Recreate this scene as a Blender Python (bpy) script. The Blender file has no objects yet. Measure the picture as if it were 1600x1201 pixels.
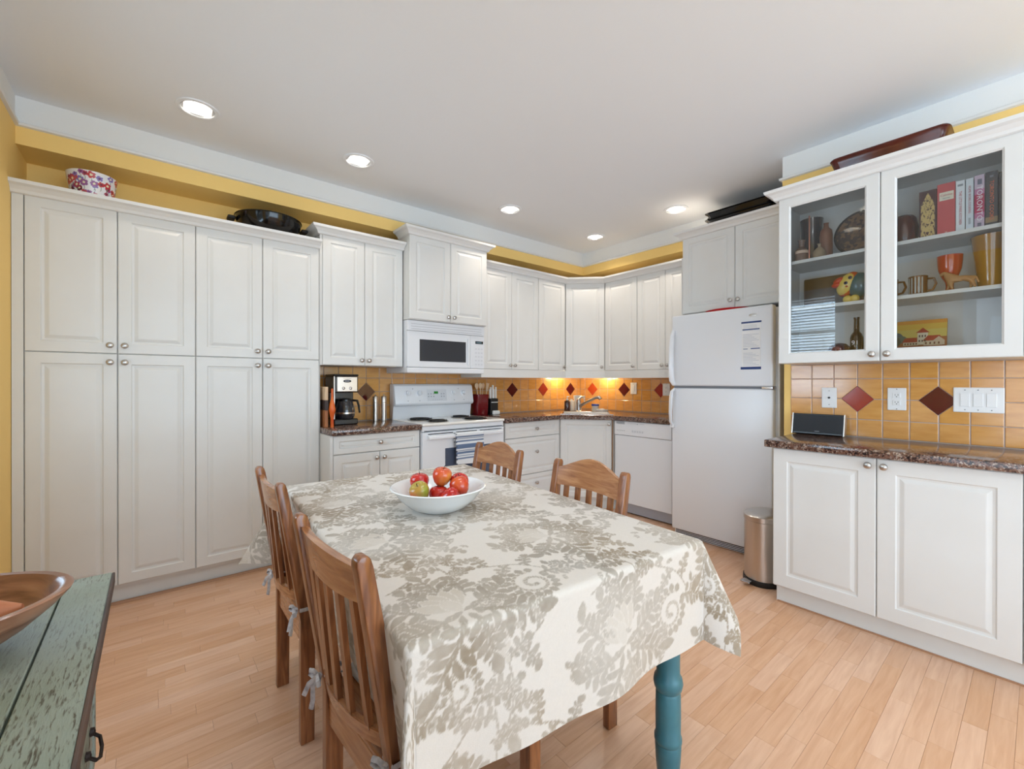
import bpy, bmesh, math, random
import numpy as np
from mathutils import Vector, Matrix
PI = math.pi
random.seed(7)
rng = np.random.default_rng(7)
sc = bpy.context.scene
COL = sc.collection

# ------------------------------------------------------------------ camera, world, lights, exposure
cam_data = bpy.data.cameras.new('camera')
cam = bpy.data.objects.new('camera', cam_data); COL.objects.link(cam)
CAM_H = 1.2337
F, CX, CY = 681.83, 800.0, 598.38
yaw, pitch, roll = 0.8823, -0.0022, 0.0009
fw = Vector((math.cos(yaw)*math.cos(pitch), math.sin(yaw)*math.cos(pitch), math.sin(pitch)))
rt = Vector((math.sin(yaw), -math.cos(yaw), 0)); up = rt.cross(fw)
r2 = math.cos(roll)*rt + math.sin(roll)*up; u2 = -math.sin(roll)*rt + math.cos(roll)*up
cam.matrix_world = Matrix(((r2.x, u2.x, -fw.x, 0), (r2.y, u2.y, -fw.y, 0), (r2.z, u2.z, -fw.z, CAM_H), (0, 0, 0, 1)))
cam_data.sensor_width = 36.0; cam_data.lens = F/1600*36.0
cam_data.shift_y = (CY-600.5)/1600
cam_data.clip_start = 0.02
sc.camera = cam

sc.view_settings.view_transform = 'Standard'; sc.view_settings.look = 'None'
sc.view_settings.exposure = -0.07; sc.view_settings.gamma = 1.0; sc.view_settings.use_curve_mapping = False

world = bpy.data.worlds.new('sky'); sc.world = world; world.use_nodes = True
bg = world.node_tree.nodes['Background']; bg.inputs[0].default_value = (0.78, 0.88, 1.0, 1); bg.inputs[1].default_value = 2.6

def area(name, loc, rot, sx, sy, power, col):
    l = bpy.data.lights.new(name, 'AREA'); l.shape = 'RECTANGLE'; l.size = sx; l.size_y = sy; l.energy = power; l.color = col
    o = bpy.data.objects.new(name, l); o.location = loc; o.rotation_euler = rot; COL.objects.link(o); return o
DAY = (0.57, 0.79, 1.0)
area('daylight_rear', (1.2, -3.10, 1.25), (PI/2+.6, 0, 0), 3.3, 1.9, 84, DAY)
area('daylight_left', (-0.66, 2.0, 1.66), (0, -PI/2-.2, 0), 1.2, 0.85, 26, DAY)
area('daylight_door', (-0.66, -0.9, 1.1), (0, -PI/2-.5, 0), 1.9, 2.5, 17, DAY)
SPOTS = [(0.186, 2.864), (1.045, 2.861), (2.324, 2.852), (3.42, 2.849), (3.40, 1.963)]
SPOT_POWER = [11, 13, 21, 25, 26]
FILL_SPOTS = [(.66, 1.15), (1.18, .92), (0.4, -2.2), (2.3, -2.2)]  # added unseen downlights for fill: over the table, then at the rear

# ------------------------------------------------------------------ helpers
def lin(c):
    return tuple(((v/255)/12.92 if v/255 <= .04045 else ((v/255+.055)/1.055)**2.4) for v in c)

MATS = {}
def mat(name, rgb, rough=.5, metal=0., spec=.5, coat=0., noise=None, bump=None, emit=None, trans=0.):
    """rgb in 0..255 sRGB. noise=(scale, rgb2, stretch, detail) mixes a second colour; bump=(scale, strength, stretch)"""
    m = bpy.data.materials.new(name); m.use_nodes = True
    nt = m.node_tree; b = nt.nodes['Principled BSDF']
    b.inputs['Base Color'].default_value = (*lin(rgb), 1); b.inputs['Roughness'].default_value = rough
    b.inputs['Metallic'].default_value = metal; b.inputs['Specular IOR Level'].default_value = spec
    b.inputs['Coat Weight'].default_value = coat; b.inputs['Coat Roughness'].default_value = .12
    if trans: b.inputs['Transmission Weight'].default_value = trans
    if noise or bump:
        tc = nt.nodes.new('ShaderNodeTexCoord')
    if noise:
        mp = nt.nodes.new('ShaderNodeMapping'); mp.inputs['Scale'].default_value = noise[2] if len(noise) > 2 else (1, 1, 1)
        n = nt.nodes.new('ShaderNodeTexNoise'); n.inputs['Scale'].default_value = noise[0]; n.inputs['Detail'].default_value = noise[3] if len(noise) > 3 else 4
        mx = nt.nodes.new('ShaderNodeMix'); mx.data_type = 'RGBA'
        mx.inputs['A'].default_value = (*lin(rgb), 1); mx.inputs['B'].default_value = (*lin(noise[1]), 1)
        cr = nt.nodes.new('ShaderNodeMapRange'); cr.inputs['From Min'].default_value = .35; cr.inputs['From Max'].default_value = .68
        nt.links.new(tc.outputs['Object'], mp.inputs[0]); nt.links.new(mp.outputs[0], n.inputs['Vector'])
        nt.links.new(n.outputs[0], cr.inputs[0]); nt.links.new(cr.outputs[0], mx.inputs['Factor']); nt.links.new(mx.outputs['Result'], b.inputs['Base Color'])
    if bump:
        mp2 = nt.nodes.new('ShaderNodeMapping'); mp2.inputs['Scale'].default_value = bump[2] if len(bump) > 2 else (1, 1, 1)
        n2 = nt.nodes.new('ShaderNodeTexNoise'); n2.inputs['Scale'].default_value = bump[0]; n2.inputs['Detail'].default_value = 3
        bp = nt.nodes.new('ShaderNodeBump'); bp.inputs['Strength'].default_value = bump[1]; bp.inputs['Distance'].default_value = .01
        nt.links.new(tc.outputs['Object'], mp2.inputs[0]); nt.links.new(mp2.outputs[0], n2.inputs['Vector'])
        nt.links.new(n2.outputs[0], bp.inputs['Height']); nt.links.new(bp.outputs[0], b.inputs['Normal'])
    if emit:
        b.inputs['Emission Color'].default_value = (*lin(emit[0]), 1); b.inputs['Emission Strength'].default_value = emit[1]
    MATS[name] = m; return m

class MB:
    """collects shapes in one bmesh and links them as ONE object"""
    def __init__(s): s.bm = bmesh.new(); s.cols = None
    def box(s, x0, x1, y0, y1, z0, z1, bev=0, seg=2, M=None):
        b = bmesh.new()
        vs = [b.verts.new((x, y, z)) for x in (x0, x1) for y in (y0, y1) for z in (z0, z1)]
        for f in ((0,1,3,2),(4,6,7,5),(0,4,5,1),(2,3,7,6),(0,2,6,4),(1,5,7,3)): b.faces.new([vs[i] for i in f])
        if bev: bmesh.ops.bevel(b, geom=list(b.edges), offset=bev, segments=seg, affect='EDGES', profile=.5)
        return s._add(b, M)
    def _add(s, b, M=None):
        if M is not None: b.transform(M)
        me = bpy.data.meshes.new('t'); b.to_mesh(me); b.free(); s.bm.from_mesh(me); bpy.data.meshes.remove(me); return s
    def lathe(s, prof, seg=24, c=(0,0,0), M=None, sx=1., sy=1., cap=True):
        """prof [(r, z)...]; poles capped"""
        b = bmesh.new(); rings = []
        for r, z in prof:
            if r < 1e-6: rings.append([b.verts.new((c[0], c[1], c[2]+z))])
            else: rings.append([b.verts.new((c[0]+sx*r*math.cos(2*PI*i/seg), c[1]+sy*r*math.sin(2*PI*i/seg), c[2]+z)) for i in range(seg)])
        for a, d in zip(rings, rings[1:]):
            for i in range(seg):
                j = (i+1) % seg
                if len(a) == 1 and len(d) == 1: continue
                if len(a) == 1: b.faces.new((a[0], d[j], d[i]))
                elif len(d) == 1: b.faces.new((a[i], a[j], d[0]))
                else: b.faces.new((a[i], a[j], d[j], d[i]))
        for k, rr in ((0, rings[0]), (1, rings[-1])):
            if len(rr) > 1 and cap: b.faces.new(rr if k else rr[::-1])
        return s._add(b, M)
    def tube(s, pts, r, seg=8, M=None, flat=None):
        """swept tube, r number or list; flat=(a,b) elliptical scale"""
        b = bmesh.new(); pts = [Vector(p) for p in pts]; rings = []; n = len(pts)
        t = (pts[1]-pts[0]).normalized(); nrm = t.orthogonal().normalized()
        for i, p in enumerate(pts):
            t2 = (pts[min(i+1, n-1)]-pts[max(i-1, 0)]).normalized()
            nrm = (nrm - nrm.dot(t2)*t2).normalized(); bi = t2.cross(nrm)
            rr = r[i] if isinstance(r, (list, tuple)) else r
            fa, fb = flat or (1, 1)
            rings.append([b.verts.new(p+nrm*(math.cos(2*PI*k/seg)*rr*fa)+bi*(math.sin(2*PI*k/seg)*rr*fb)) for k in range(seg)])
        for a, d in zip(rings, rings[1:]):
            for k in range(seg): b.faces.new((a[k], a[(k+1) % seg], d[(k+1) % seg], d[k]))
        b.faces.new(rings[0][::-1]); b.faces.new(rings[-1])
        return s._add(b, M)
    def prism(s, poly, z0, z1, M=None, bev=0, seg=2):
        b = bmesh.new(); n = len(poly)
        lo = [b.verts.new((x, y, z0)) for x, y in poly]; hi = [b.verts.new((x, y, z1)) for x, y in poly]
        b.faces.new(lo[::-1]); b.faces.new(hi)
        for i in range(n): b.faces.new((lo[i], lo[(i+1) % n], hi[(i+1) % n], hi[i]))
        if bev: bmesh.ops.bevel(b, geom=[e for e in b.edges if abs(e.verts[0].co.z-e.verts[1].co.z) < 1e-7 or bev > 0], offset=bev, segments=seg, affect='EDGES', profile=.5)
        return s._add(b, M)
    def sweep(s, prof, path, closed=False):
        """prof [(out, up)], path [(x, y)] in plan with mitred corners; 'out' is to the right of travel"""
        b = bmesh.new(); n = len(path); rows = []
        for i, p in enumerate(path):
            p = Vector(p); d0 = (p-Vector(path[i-1])).normalized() if i > 0 else None
            d1 = (Vector(path[i+1])-p).normalized() if i < n-1 else None
            d0 = d0 or d1; d1 = d1 or d0
            n0 = Vector((d0.y, -d0.x)); n1 = Vector((d1.y, -d1.x)); m = (n0+n1).normalized(); m = m/max(.2, m.dot(n0))
            rows.append([b.verts.new((p.x+m.x*o, p.y+m.y*o, z)) for o, z in prof])
        k = len(prof)
        for a, d in zip(rows, rows[1:]):
            for j in range(k): b.faces.new((a[j], a[(j+1) % k], d[(j+1) % k], d[j]))
        b.faces.new(rows[0][::-1]); b.faces.new(rows[-1])
        return s._add(b)
    def panel(s, x0, x1, z0, z1, y=0., t=.02, inset=.055, rings=None, M=None, glass=None):
        """raised-panel front facing -y: nested rectangles"""
        if rings is None:
            rings = [(0, .004), (.004, 0), (inset, 0), (inset+.005, .0055), (inset+.014, .0065), (inset+.03, .001), (inset+.034, 0.0005)]
        b = bmesh.new(); L = []
        L.append([b.verts.new(p) for p in ((x0, y+t, z0), (x1, y+t, z0), (x1, y+t, z1), (x0, y+t, z1))])
        for i, d in rings:
            L.append([b.verts.new(p) for p in ((x0+i, y+d, z0+i), (x1-i, y+d, z0+i), (x1-i, y+d, z1-i), (x0+i, y+d, z1-i))])
        for a, c in zip(L, L[1:]):
            for k in range(4): b.faces.new((a[k], a[(k+1) % 4], c[(k+1) % 4], c[k]))
        b.faces.new(L[-1]); b.faces.new(L[0][::-1])
        return s._add(b, M)
    def frame(s, x0, x1, z0, z1, i, y=0., t=.02, ib=None, M=None, it=None):
        """flat frame with an opening, facing -y"""
        ib = ib if ib is not None else i; it = it if it is not None else i
        b = bmesh.new()
        def ring(a, yy): return [b.verts.new(p) for p in a(yy)]
        o = lambda e: (lambda yy: ((x0+e, yy, z0+e), (x1-e, yy, z0+e), (x1-e, yy, z1-e), (x0+e, yy, z1-e)))
        n = lambda e: (lambda yy: ((x0+i+e, yy, z0+ib+e), (x1-i-e, yy, z0+ib+e), (x1-i-e, yy, z1-it-e), (x0+i+e, yy, z1-it-e)))
        R = [ring(o(0), y+t), ring(o(0), y+.004), ring(o(.004), y), ring(n(-.008), y), ring(n(0), y+.008), ring(n(0), y+t)]
        for a, c in zip(R, R[1:]+R[:1]):
            for k in range(4): b.faces.new((a[k], a[(k+1) % 4], c[(k+1) % 4], c[k]))
        return s._add(b, M)
    def build(s, name, m=None, parent=None, smooth=False, angle=40, kind=None, label=None, recalc=True):
        if recalc: bmesh.ops.recalc_face_normals(s.bm, faces=s.bm.faces)
        me = bpy.data.meshes.new(name); s.bm.to_mesh(me); s.bm.free()
        if m is not None: me.materials.append(m)
        if smooth:
            for p in me.polygons: p.use_smooth = True
            try: me.set_sharp_from_angle(angle=math.radians(angle))
            except Exception: pass
        o = bpy.data.objects.new(name, me); COL.objects.link(o)
        if parent: o.parent = parent
        if kind: o['kind'] = kind
        if label: o['label'] = label
        return o

def thing(name, label, cat, loc=(0,0,0), rz=0., group=None, rot=None):
    o = bpy.data.objects.new(name, None); COL.objects.link(o); o.empty_display_size = .05
    o.location = loc; o.rotation_euler = rot or (0, 0, rz); o['label'] = label; o['category'] = cat
    if group: o['group'] = group
    return o
def tag(o, label, cat, group=None):
    o['label'] = label; o['category'] = cat
    if group: o['group'] = group
    return o
def struct(name, mb, m, parent=None, **k):
    o = mb.build(name, m, parent, **k)
    if not parent: o['kind'] = 'structure'
    return o
def dup(root, loc=None, rz=None, label=None, group=None):
    r = root.copy(); COL.objects.link(r)
    if loc is not None: r.location = loc
    if rz is not None: r.rotation_euler = (0, 0, rz)
    if label: r['label'] = label
    if group: r['group'] = group
    for ch in list(root.children):
        c = ch.copy(); COL.objects.link(c); c.parent = r
        for g in list(ch.children):
            d = g.copy(); COL.objects.link(d); d.parent = c
    return r
def T(x=0, y=0, z=0): return Matrix.Translation((x, y, z))
def RX(a): return Matrix.Rotation(a, 4, 'X')
def RY(a): return Matrix.Rotation(a, 4, 'Y')
def RZ(a): return Matrix.Rotation(a, 4, 'Z')
def colour_mesh(name, verts, faces, cols, m, parent=None, smooth=False):
    """mesh with a per-vertex colour attribute for flat print (cols linear rgb)"""
    me = bpy.data.meshes.new(name); me.from_pydata(verts, [], faces)
    a = me.color_attributes.new('Col', 'FLOAT_COLOR', 'POINT')
    c = np.ones((len(verts), 4), dtype=np.float32); c[:, :3] = np.asarray(cols, dtype=np.float32)
    a.data.foreach_set('color', c.ravel()); me.materials.append(m)
    if smooth: me.polygons.foreach_set('use_smooth', [True]*len(me.polygons))
    me.update()
    o = bpy.data.objects.new(name, me); COL.objects.link(o)
    if parent: o.parent = parent
    return o
def prints(name, polys, m, parent, M, step=.0002):
    """flat print: list of (polygon [(u, v)], rgb) stacked a hair apart in the plane u=x, v=z facing -y, moved by M"""
    V, Fc, C = [], [], []
    for k, (pl, c) in enumerate(polys):
        b = len(V)
        for (u, v) in pl: V.append(tuple(M @ Vector((u, -step*(k+1), v)))); C.append(lin(c))
        Fc.append(tuple(range(b, len(V))))
    o = colour_mesh(name, V, Fc, C, m, parent); o['kind'] = 'stuff'; return o
def rect(x0, x1, z0, z1): return [(x0, z0), (x1, z0), (x1, z1), (x0, z1)]
def disc(cx, cz, r, n=16, s=1.): return [(cx+r*math.cos(2*PI*i/n), cz+s*r*math.sin(2*PI*i/n)) for i in range(n)]
def text(body, size, m, parent, M, name='lettering', ext=.0003, align='CENTER', sx=1.):
    cu = bpy.data.curves.new(name, 'FONT'); cu.body = body; cu.size = size; cu.extrude = ext
    cu.align_x = align; cu.align_y = 'CENTER'; cu.resolution_u = 2; cu.materials.append(m)
    tmp = bpy.data.objects.new('t', cu); COL.objects.link(tmp)
    me = bpy.data.meshes.new_from_object(tmp.evaluated_get(bpy.context.evaluated_depsgraph_get())); bpy.data.objects.remove(tmp)
    if not me.materials: me.materials.append(m)
    o = bpy.data.objects.new(name, me); COL.objects.link(o); o.parent = parent; o['kind'] = 'stuff'
    o.matrix_local = M @ RX(PI/2) @ Matrix.Diagonal((sx, 1, 1, 1)); return o

# ------------------------------------------------------------------ materials
white = mat('cabinet_white', (226, 226, 224), .38, noise=(3, (222, 221, 218)))
carc = mat('cabinet_box_white', (222, 221, 218), .45)
crownm = mat('crown_white', (230, 229, 227), .4)
ceilm = mat('ceiling_paint', (240, 242, 245), .9, bump=(60, .05))
appl = mat('appliance_white', (230, 232, 236), .28, bump=(220, .03))
appl2 = mat('appliance_smooth', (232, 234, 238), .2)
black = mat('black_plastic', (14, 14, 16), .25)
blackm = mat('black_matt', (22, 21, 21), .55)
glossblack = mat('black_enamel', (8, 8, 10), .12)
steel = mat('brushed_steel', (196, 190, 184), .28, 1.)
nickel = mat('satin_nickel', (190, 186, 182), .3, 1.)
chrome = mat('chrome', (215, 215, 218), .12, 1.)
darkgap = mat('shadow_gap_black', (20, 20, 20), .8)
greyp = mat('grey_plastic', (120, 122, 128), .5)
plate = mat('wall_plate_white', (238, 238, 238), .35)
grout = mat('grout', (186, 172, 165), .9)
cherry = mat('maroon_glass_tile', (84, 16, 20), .12, coat=.4)
redtile = mat('brick_red_tile', (158, 48, 28), .15, coat=.4)
orangetile = mat('orange_red_tile', (190, 70, 25), .15, coat=.4)
teal = mat('teal_paint', (62, 118, 130), .35, noise=(12, (54, 106, 118)), bump=(30, .08))
ceram = mat('white_ceramic', (232, 235, 236), .2, coat=.3)
cushm = mat('cushion_cotton', (196, 196, 200), .9, bump=(300, .2))
tiem = mat('tie_ribbon', (205, 202, 206), .8, noise=(60, (160, 158, 165)), bump=(200, .2))
pinkw = mat('worn_bare_wood', (170, 138, 112), .6, noise=(20, (120, 88, 66), (1, .2, 1)))
brownedge = mat('worn_edge_wood', (92, 72, 62), .7, noise=(30, (60, 48, 44), (1, .2, 1)))
redgl = mat('maroon_glaze', (66, 10, 9), .2, noise=(10, (92, 30, 14)), coat=.25)
redpl = mat('red_plastic', (205, 25, 30), .3)
whitepl = mat('white_plastic', (236, 236, 232), .4)
bluepl = mat('blue_plastic', (30, 60, 150), .3)
amber = mat('brown_bottle', (64, 26, 14), .12, coat=.5)
paperm = mat('paper_white', (240, 240, 240), .8)
shoe = mat('shoe_moulding', (176, 132, 100), .5)
glow = mat('lamp_glow', (255, 250, 240), .5, emit=((255, 244, 226), 9.))
reflm = mat('lamp_reflector', (235, 235, 235), .35)

def wall_paint():
    m = bpy.data.materials.new('wall_paint'); m.use_nodes = True; nt = m.node_tree; b = nt.nodes['Principled BSDF']
    g = nt.nodes.new('ShaderNodeNewGeometry'); sp = nt.nodes.new('ShaderNodeSeparateXYZ'); mt = nt.nodes.new('ShaderNodeMath'); mt.operation = 'GREATER_THAN'; mt.inputs[1].default_value = 2.548
    mx = nt.nodes.new('ShaderNodeMix'); mx.data_type = 'RGBA'
    mx.inputs['A'].default_value = (*lin((252, 214, 132)), 1); mx.inputs['B'].default_value = (*lin((238, 238, 236)), 1)
    nt.links.new(g.outputs['Position'], sp.inputs[0]); nt.links.new(sp.outputs['Z'], mt.inputs[0]); nt.links.new(mt.outputs[0], mx.inputs['Factor'])
    nt.links.new(mx.outputs['Result'], b.inputs['Base Color']); b.inputs['Roughness'].default_value = .75
    tc = nt.nodes.new('ShaderNodeTexNoise'); tc.inputs['Scale'].default_value = 90; bp = nt.nodes.new('ShaderNodeBump'); bp.inputs['Strength'].default_value = .06; bp.inputs['Distance'].default_value = .01
    nt.links.new(g.outputs['Position'], tc.inputs['Vector']); nt.links.new(tc.outputs[0], bp.inputs['Height']); nt.links.new(bp.outputs[0], b.inputs['Normal'])
    return m
paint = wall_paint()
rearpaint = mat('rear_room_paint', (214, 212, 208), .8)

def ramp_mat(name, scale, stops, rough=.3, coat=0., vor=None, stretch=(1,1,1), detail=6, dist=0., space='Object', rand=0., bump=0.):
    m = bpy.data.materials.new(name); m.use_nodes = True; nt = m.node_tree; b = nt.nodes['Principled BSDF']
    tc = nt.nodes.new('ShaderNodeTexCoord'); mp = nt.nodes.new('ShaderNodeMapping'); mp.inputs['Scale'].default_value = stretch
    src = tc.outputs['Object']
    if space == 'World': g = nt.nodes.new('ShaderNodeNewGeometry'); src = g.outputs['Position']
    nt.links.new(src, mp.inputs[0])
    vec = mp.outputs[0]
    oi = None
    if rand:
        oi = nt.nodes.new('ShaderNodeObjectInfo'); ge = nt.nodes.new('ShaderNodeNewGeometry')
        ad = nt.nodes.new('ShaderNodeMath'); ad.operation = 'ADD'; fr = nt.nodes.new('ShaderNodeMath'); fr.operation = 'FRACT'
        nt.links.new(oi.outputs['Random'], ad.inputs[0]); nt.links.new(ge.outputs['Random Per Island'], ad.inputs[1]); nt.links.new(ad.outputs[0], fr.inputs[0])
        oi = fr
        va = nt.nodes.new('ShaderNodeVectorMath'); va.operation = 'ADD'; mu = nt.nodes.new('ShaderNodeMath'); mu.operation = 'MULTIPLY'; mu.inputs[1].default_value = 37.
        nt.links.new(fr.outputs[0], mu.inputs[0]); nt.links.new(vec, va.inputs[0]); nt.links.new(mu.outputs[0], va.inputs[1]); vec = va.outputs[0]
    n = nt.nodes.new('ShaderNodeTexNoise'); n.inputs['Scale'].default_value = scale; n.inputs['Detail'].default_value = detail; n.inputs['Distortion'].default_value = dist
    nt.links.new(vec, n.inputs['Vector'])
    fac = n.outputs[0]
    if vor:
        v = nt.nodes.new('ShaderNodeTexVoronoi'); v.inputs['Scale'].default_value = vor[0]; nt.links.new(vec, v.inputs['Vector'])
        mm = nt.nodes.new('ShaderNodeMix'); mm.inputs['Factor'].default_value = vor[1]
        sp = nt.nodes.new('ShaderNodeSeparateColor'); nt.links.new(v.outputs['Color'], sp.inputs[0])
        nt.links.new(n.outputs[0], mm.inputs['A']); nt.links.new(sp.outputs[0], mm.inputs['B']); fac = mm.outputs['Result']
    cr = nt.nodes.new('ShaderNodeValToRGB'); el = cr.color_ramp.elements
    while len(el) > 1: el.remove(el[-1])
    for i, (p, c) in enumerate(stops):
        e = el[0] if i == 0 else el.new(p)
        e.position = p; e.color = (*lin(c), 1)
    nt.links.new(fac, cr.inputs[0]); out = cr.outputs[0]
    if rand:
        hs = nt.nodes.new('ShaderNodeHueSaturation')
        mr = nt.nodes.new('ShaderNodeMapRange'); mr.inputs['To Min'].default_value = 1-rand; mr.inputs['To Max'].default_value = 1+rand
        nt.links.new(oi.outputs[0], mr.inputs[0]); nt.links.new(mr.outputs[0], hs.inputs['Value']); 
        m3 = nt.nodes.new('ShaderNodeMapRange'); m3.inputs['To Min'].default_value = 1+rand*1.5; m3.inputs['To Max'].default_value = 1-rand*1.5
        nt.links.new(oi.outputs[0], m3.inputs[0]); nt.links.new(m3.outputs[0], hs.inputs['Saturation'])
        nt.links.new(out, hs.inputs['Color']); out = hs.outputs[0]
    nt.links.new(out, b.inputs['Base Color']); b.inputs['Roughness'].default_value = rough; b.inputs['Coat Weight'].default_value = coat; b.inputs['Coat Roughness'].default_value = .15
    if bump:
        bb = nt.nodes.new('ShaderNodeBump'); bb.inputs['Strength'].default_value = bump; bb.inputs['Distance'].default_value = .003
        nt.links.new(fac, bb.inputs['Height']); nt.links.new(bb.outputs[0], b.inputs['Normal'])
    return m
granite = ramp_mat('granite_laminate', 34, [(.30, (26, 22, 26)), (.42, (74, 50, 44)), (.5, (128, 96, 80)), (.58, (92, 62, 54)), (.66, (176, 158, 144)), (.74, (60, 44, 46))], .16, .3, vor=(150, .35), dist=1.2)
floorw = ramp_mat('maple_strip', 3.2, [(.28, (212, 164, 130)), (.5, (221, 176, 143)), (.72, (229, 187, 155))], .36, .10, stretch=(1.4, 16, 1), dist=.6, space='World', rand=.06)
tilem = ramp_mat('honey_tile', 9, [(.3, (206, 146, 80)), (.55, (216, 158, 90)), (.8, (224, 168, 100))], .13, .5, stretch=(1, 1, 5), space='World', rand=.03)
chairw = ramp_mat('oak_chair', 10, [(.3, (104, 60, 34)), (.5, (136, 84, 50)), (.7, (162, 106, 66))], .28, .35, stretch=(6, 6, .6), dist=.8, bump=.15)
crestw = ramp_mat('oak_crest', 10, [(.3, (140, 90, 56)), (.5, (168, 114, 74)), (.7, (186, 134, 92))], .25, .4, stretch=(.6, 6, 6), dist=.8, bump=.1)
bowlw = ramp_mat('turned_bowl_wood', 7, [(.3, (104, 64, 46)), (.5, (138, 94, 70)), (.7, (164, 120, 94))], .35, .2, stretch=(1, 1, 7), dist=1.)
spoonw = mat('spoon_wood', (216, 186, 152), .6)
boardw = mat('board_wood', (176, 112, 66), .5, noise=(14, (140, 84, 48), (1, 1, .2)))
greenp = None
def distressed():
    m = bpy.data.materials.new('distressed_sage_paint'); m.use_nodes = True; nt = m.node_tree; b = nt.nodes['Principled BSDF']
    tc = nt.nodes.new('ShaderNodeTexCoord')
    def nz(scale, st, det=5, dist=0.):
        mp = nt.nodes.new('ShaderNodeMapping'); mp.inputs['Scale'].default_value = st; n = nt.nodes.new('ShaderNodeTexNoise')
        n.inputs['Scale'].default_value = scale; n.inputs['Detail'].default_value = det; n.inputs['Distortion'].default_value = dist
        nt.links.new(tc.outputs['Object'], mp.inputs[0]); nt.links.new(mp.outputs[0], n.inputs['Vector']); return n
    n1 = nz(5, (1, 1, 1)); cr = nt.nodes.new('ShaderNodeValToRGB'); e = cr.color_ramp.elements
    e[0].position = .3; e[0].color = (*lin((126, 136, 120)), 1); e[1].position = .7; e[1].color = (*lin((152, 161, 152)), 1)
    nt.links.new(n1.outputs[0], cr.inputs[0])
    n2 = nz(58, (6, .8, 1), 10, .4); mr = nt.nodes.new('ShaderNodeMapRange'); mr.inputs['From Min'].default_value = .54; mr.inputs['From Max'].default_value = .66
    nt.links.new(n2.outputs[0], mr.inputs[0])
    n3 = nz(3, (1, 1, 1)); mr3 = nt.nodes.new('ShaderNodeMapRange'); mr3.inputs['From Min'].default_value = .36; mr3.inputs['From Max'].default_value = .6
    nt.links.new(n3.outputs[0], mr3.inputs[0])
    mul = nt.nodes.new('ShaderNodeMath'); mul.operation = 'MULTIPLY'; nt.links.new(mr.outputs[0], mul.inputs[0]); nt.links.new(mr3.outputs[0], mul.inputs[1])
    mx = nt.nodes.new('ShaderNodeMix'); mx.data_type = 'RGBA'; mx.inputs['B'].default_value = (*lin((74, 68, 52)), 1)
    nt.links.new(mul.outputs[0], mx.inputs['Factor']); nt.links.new(cr.outputs[0], mx.inputs['A']); nt.links.new(mx.outputs['Result'], b.inputs['Base Color'])
    bp = nt.nodes.new('ShaderNodeBump'); bp.inputs['Strength'].default_value = .35; bp.inputs['Distance'].default_value = .004; nt.links.new(n2.outputs[0], bp.inputs['Height']); nt.links.new(bp.outputs[0], b.inputs['Normal'])
    b.inputs['Roughness'].default_value = .5; return m
greenp = distressed()
def vcol_mat(name, rough=.6, coat=0., weave=False):
    m = bpy.data.materials.new(name); m.use_nodes = True; nt = m.node_tree; b = nt.nodes['Principled BSDF']
    a = nt.nodes.new('ShaderNodeVertexColor'); a.layer_name = 'Col'; nt.links.new(a.outputs[0], b.inputs['Base Color'])
    b.inputs['Roughness'].default_value = rough; b.inputs['Coat Weight'].default_value = coat
    if weave:
        tc = nt.nodes.new('ShaderNodeTexCoord'); n = nt.nodes.new('ShaderNodeTexNoise'); n.inputs['Scale'].default_value = 420; bp = nt.nodes.new('ShaderNodeBump'); bp.inputs['Strength'].default_value = .25; bp.inputs['Distance'].default_value = .002
        nt.links.new(tc.outputs['Object'], n.inputs['Vector']); nt.links.new(n.outputs[0], bp.inputs['Height']); nt.links.new(bp.outputs[0], b.inputs['Normal'])
        b.inputs['Sheen Weight'].default_value = .15
    return m
printm = vcol_mat('flat_print', .7); glazeprint = vcol_mat('glazed_print', .2, .4); linen = vcol_mat('linen_print', .85, 0, True)
def glassmat(name, tint=(1,1,1), k=1.):
    m = bpy.data.materials.new(name); m.use_nodes = True; nt = m.node_tree; nt.nodes.clear()
    o = nt.nodes.new('ShaderNodeOutputMaterial'); mx = nt.nodes.new('ShaderNodeMixShader'); t = nt.nodes.new('ShaderNodeBsdfTransparent'); g = nt.nodes.new('ShaderNodeBsdfGlossy')
    t.inputs[0].default_value = (*tint, 1); g.inputs['Roughness'].default_value = .01
    f = nt.nodes.new('ShaderNodeFresnel'); f.inputs[0].default_value = 1.5
    ml = nt.nodes.new('ShaderNodeMath'); ml.operation = 'MULTIPLY'; ml.inputs[1].default_value = k; ml.use_clamp = True
    nt.links.new(f.outputs[0], ml.inputs[0]); nt.links.new(ml.outputs[0], mx.inputs[0]); nt.links.new(t.outputs[0], mx.inputs[1]); nt.links.new(g.outputs[0], mx.inputs[2]); nt.links.new(mx.outputs[0], o.inputs[0])
    return m
glass = glassmat('clear_glass', (.97, .98, .98), 1.1)
darkglass = mat('dark_glass', (40, 42, 48), .08, coat=.5)

# ------------------------------------------------------------------ room shell
XL, YB, XR, XP, YP_END, YR, ZC = -.54, 3.582, 4.025, 3.2, 1.077, -3.2, 2.689
ZT, ZSB = 2.548, 2.446
struct('wall_back', MB().box(XL-.1, XR+.1, YB, YB+.1, 0, ZC), paint)
struct('wall_right', MB().box(XR, XR+.1, YP_END-.1, YB, 0, ZC), paint)
# partition wall behind the hutch, L-shaped with the niche side
struct('wall_partition', MB().box(XP, XR, YR, YP_END, 0, ZC), paint)
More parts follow.
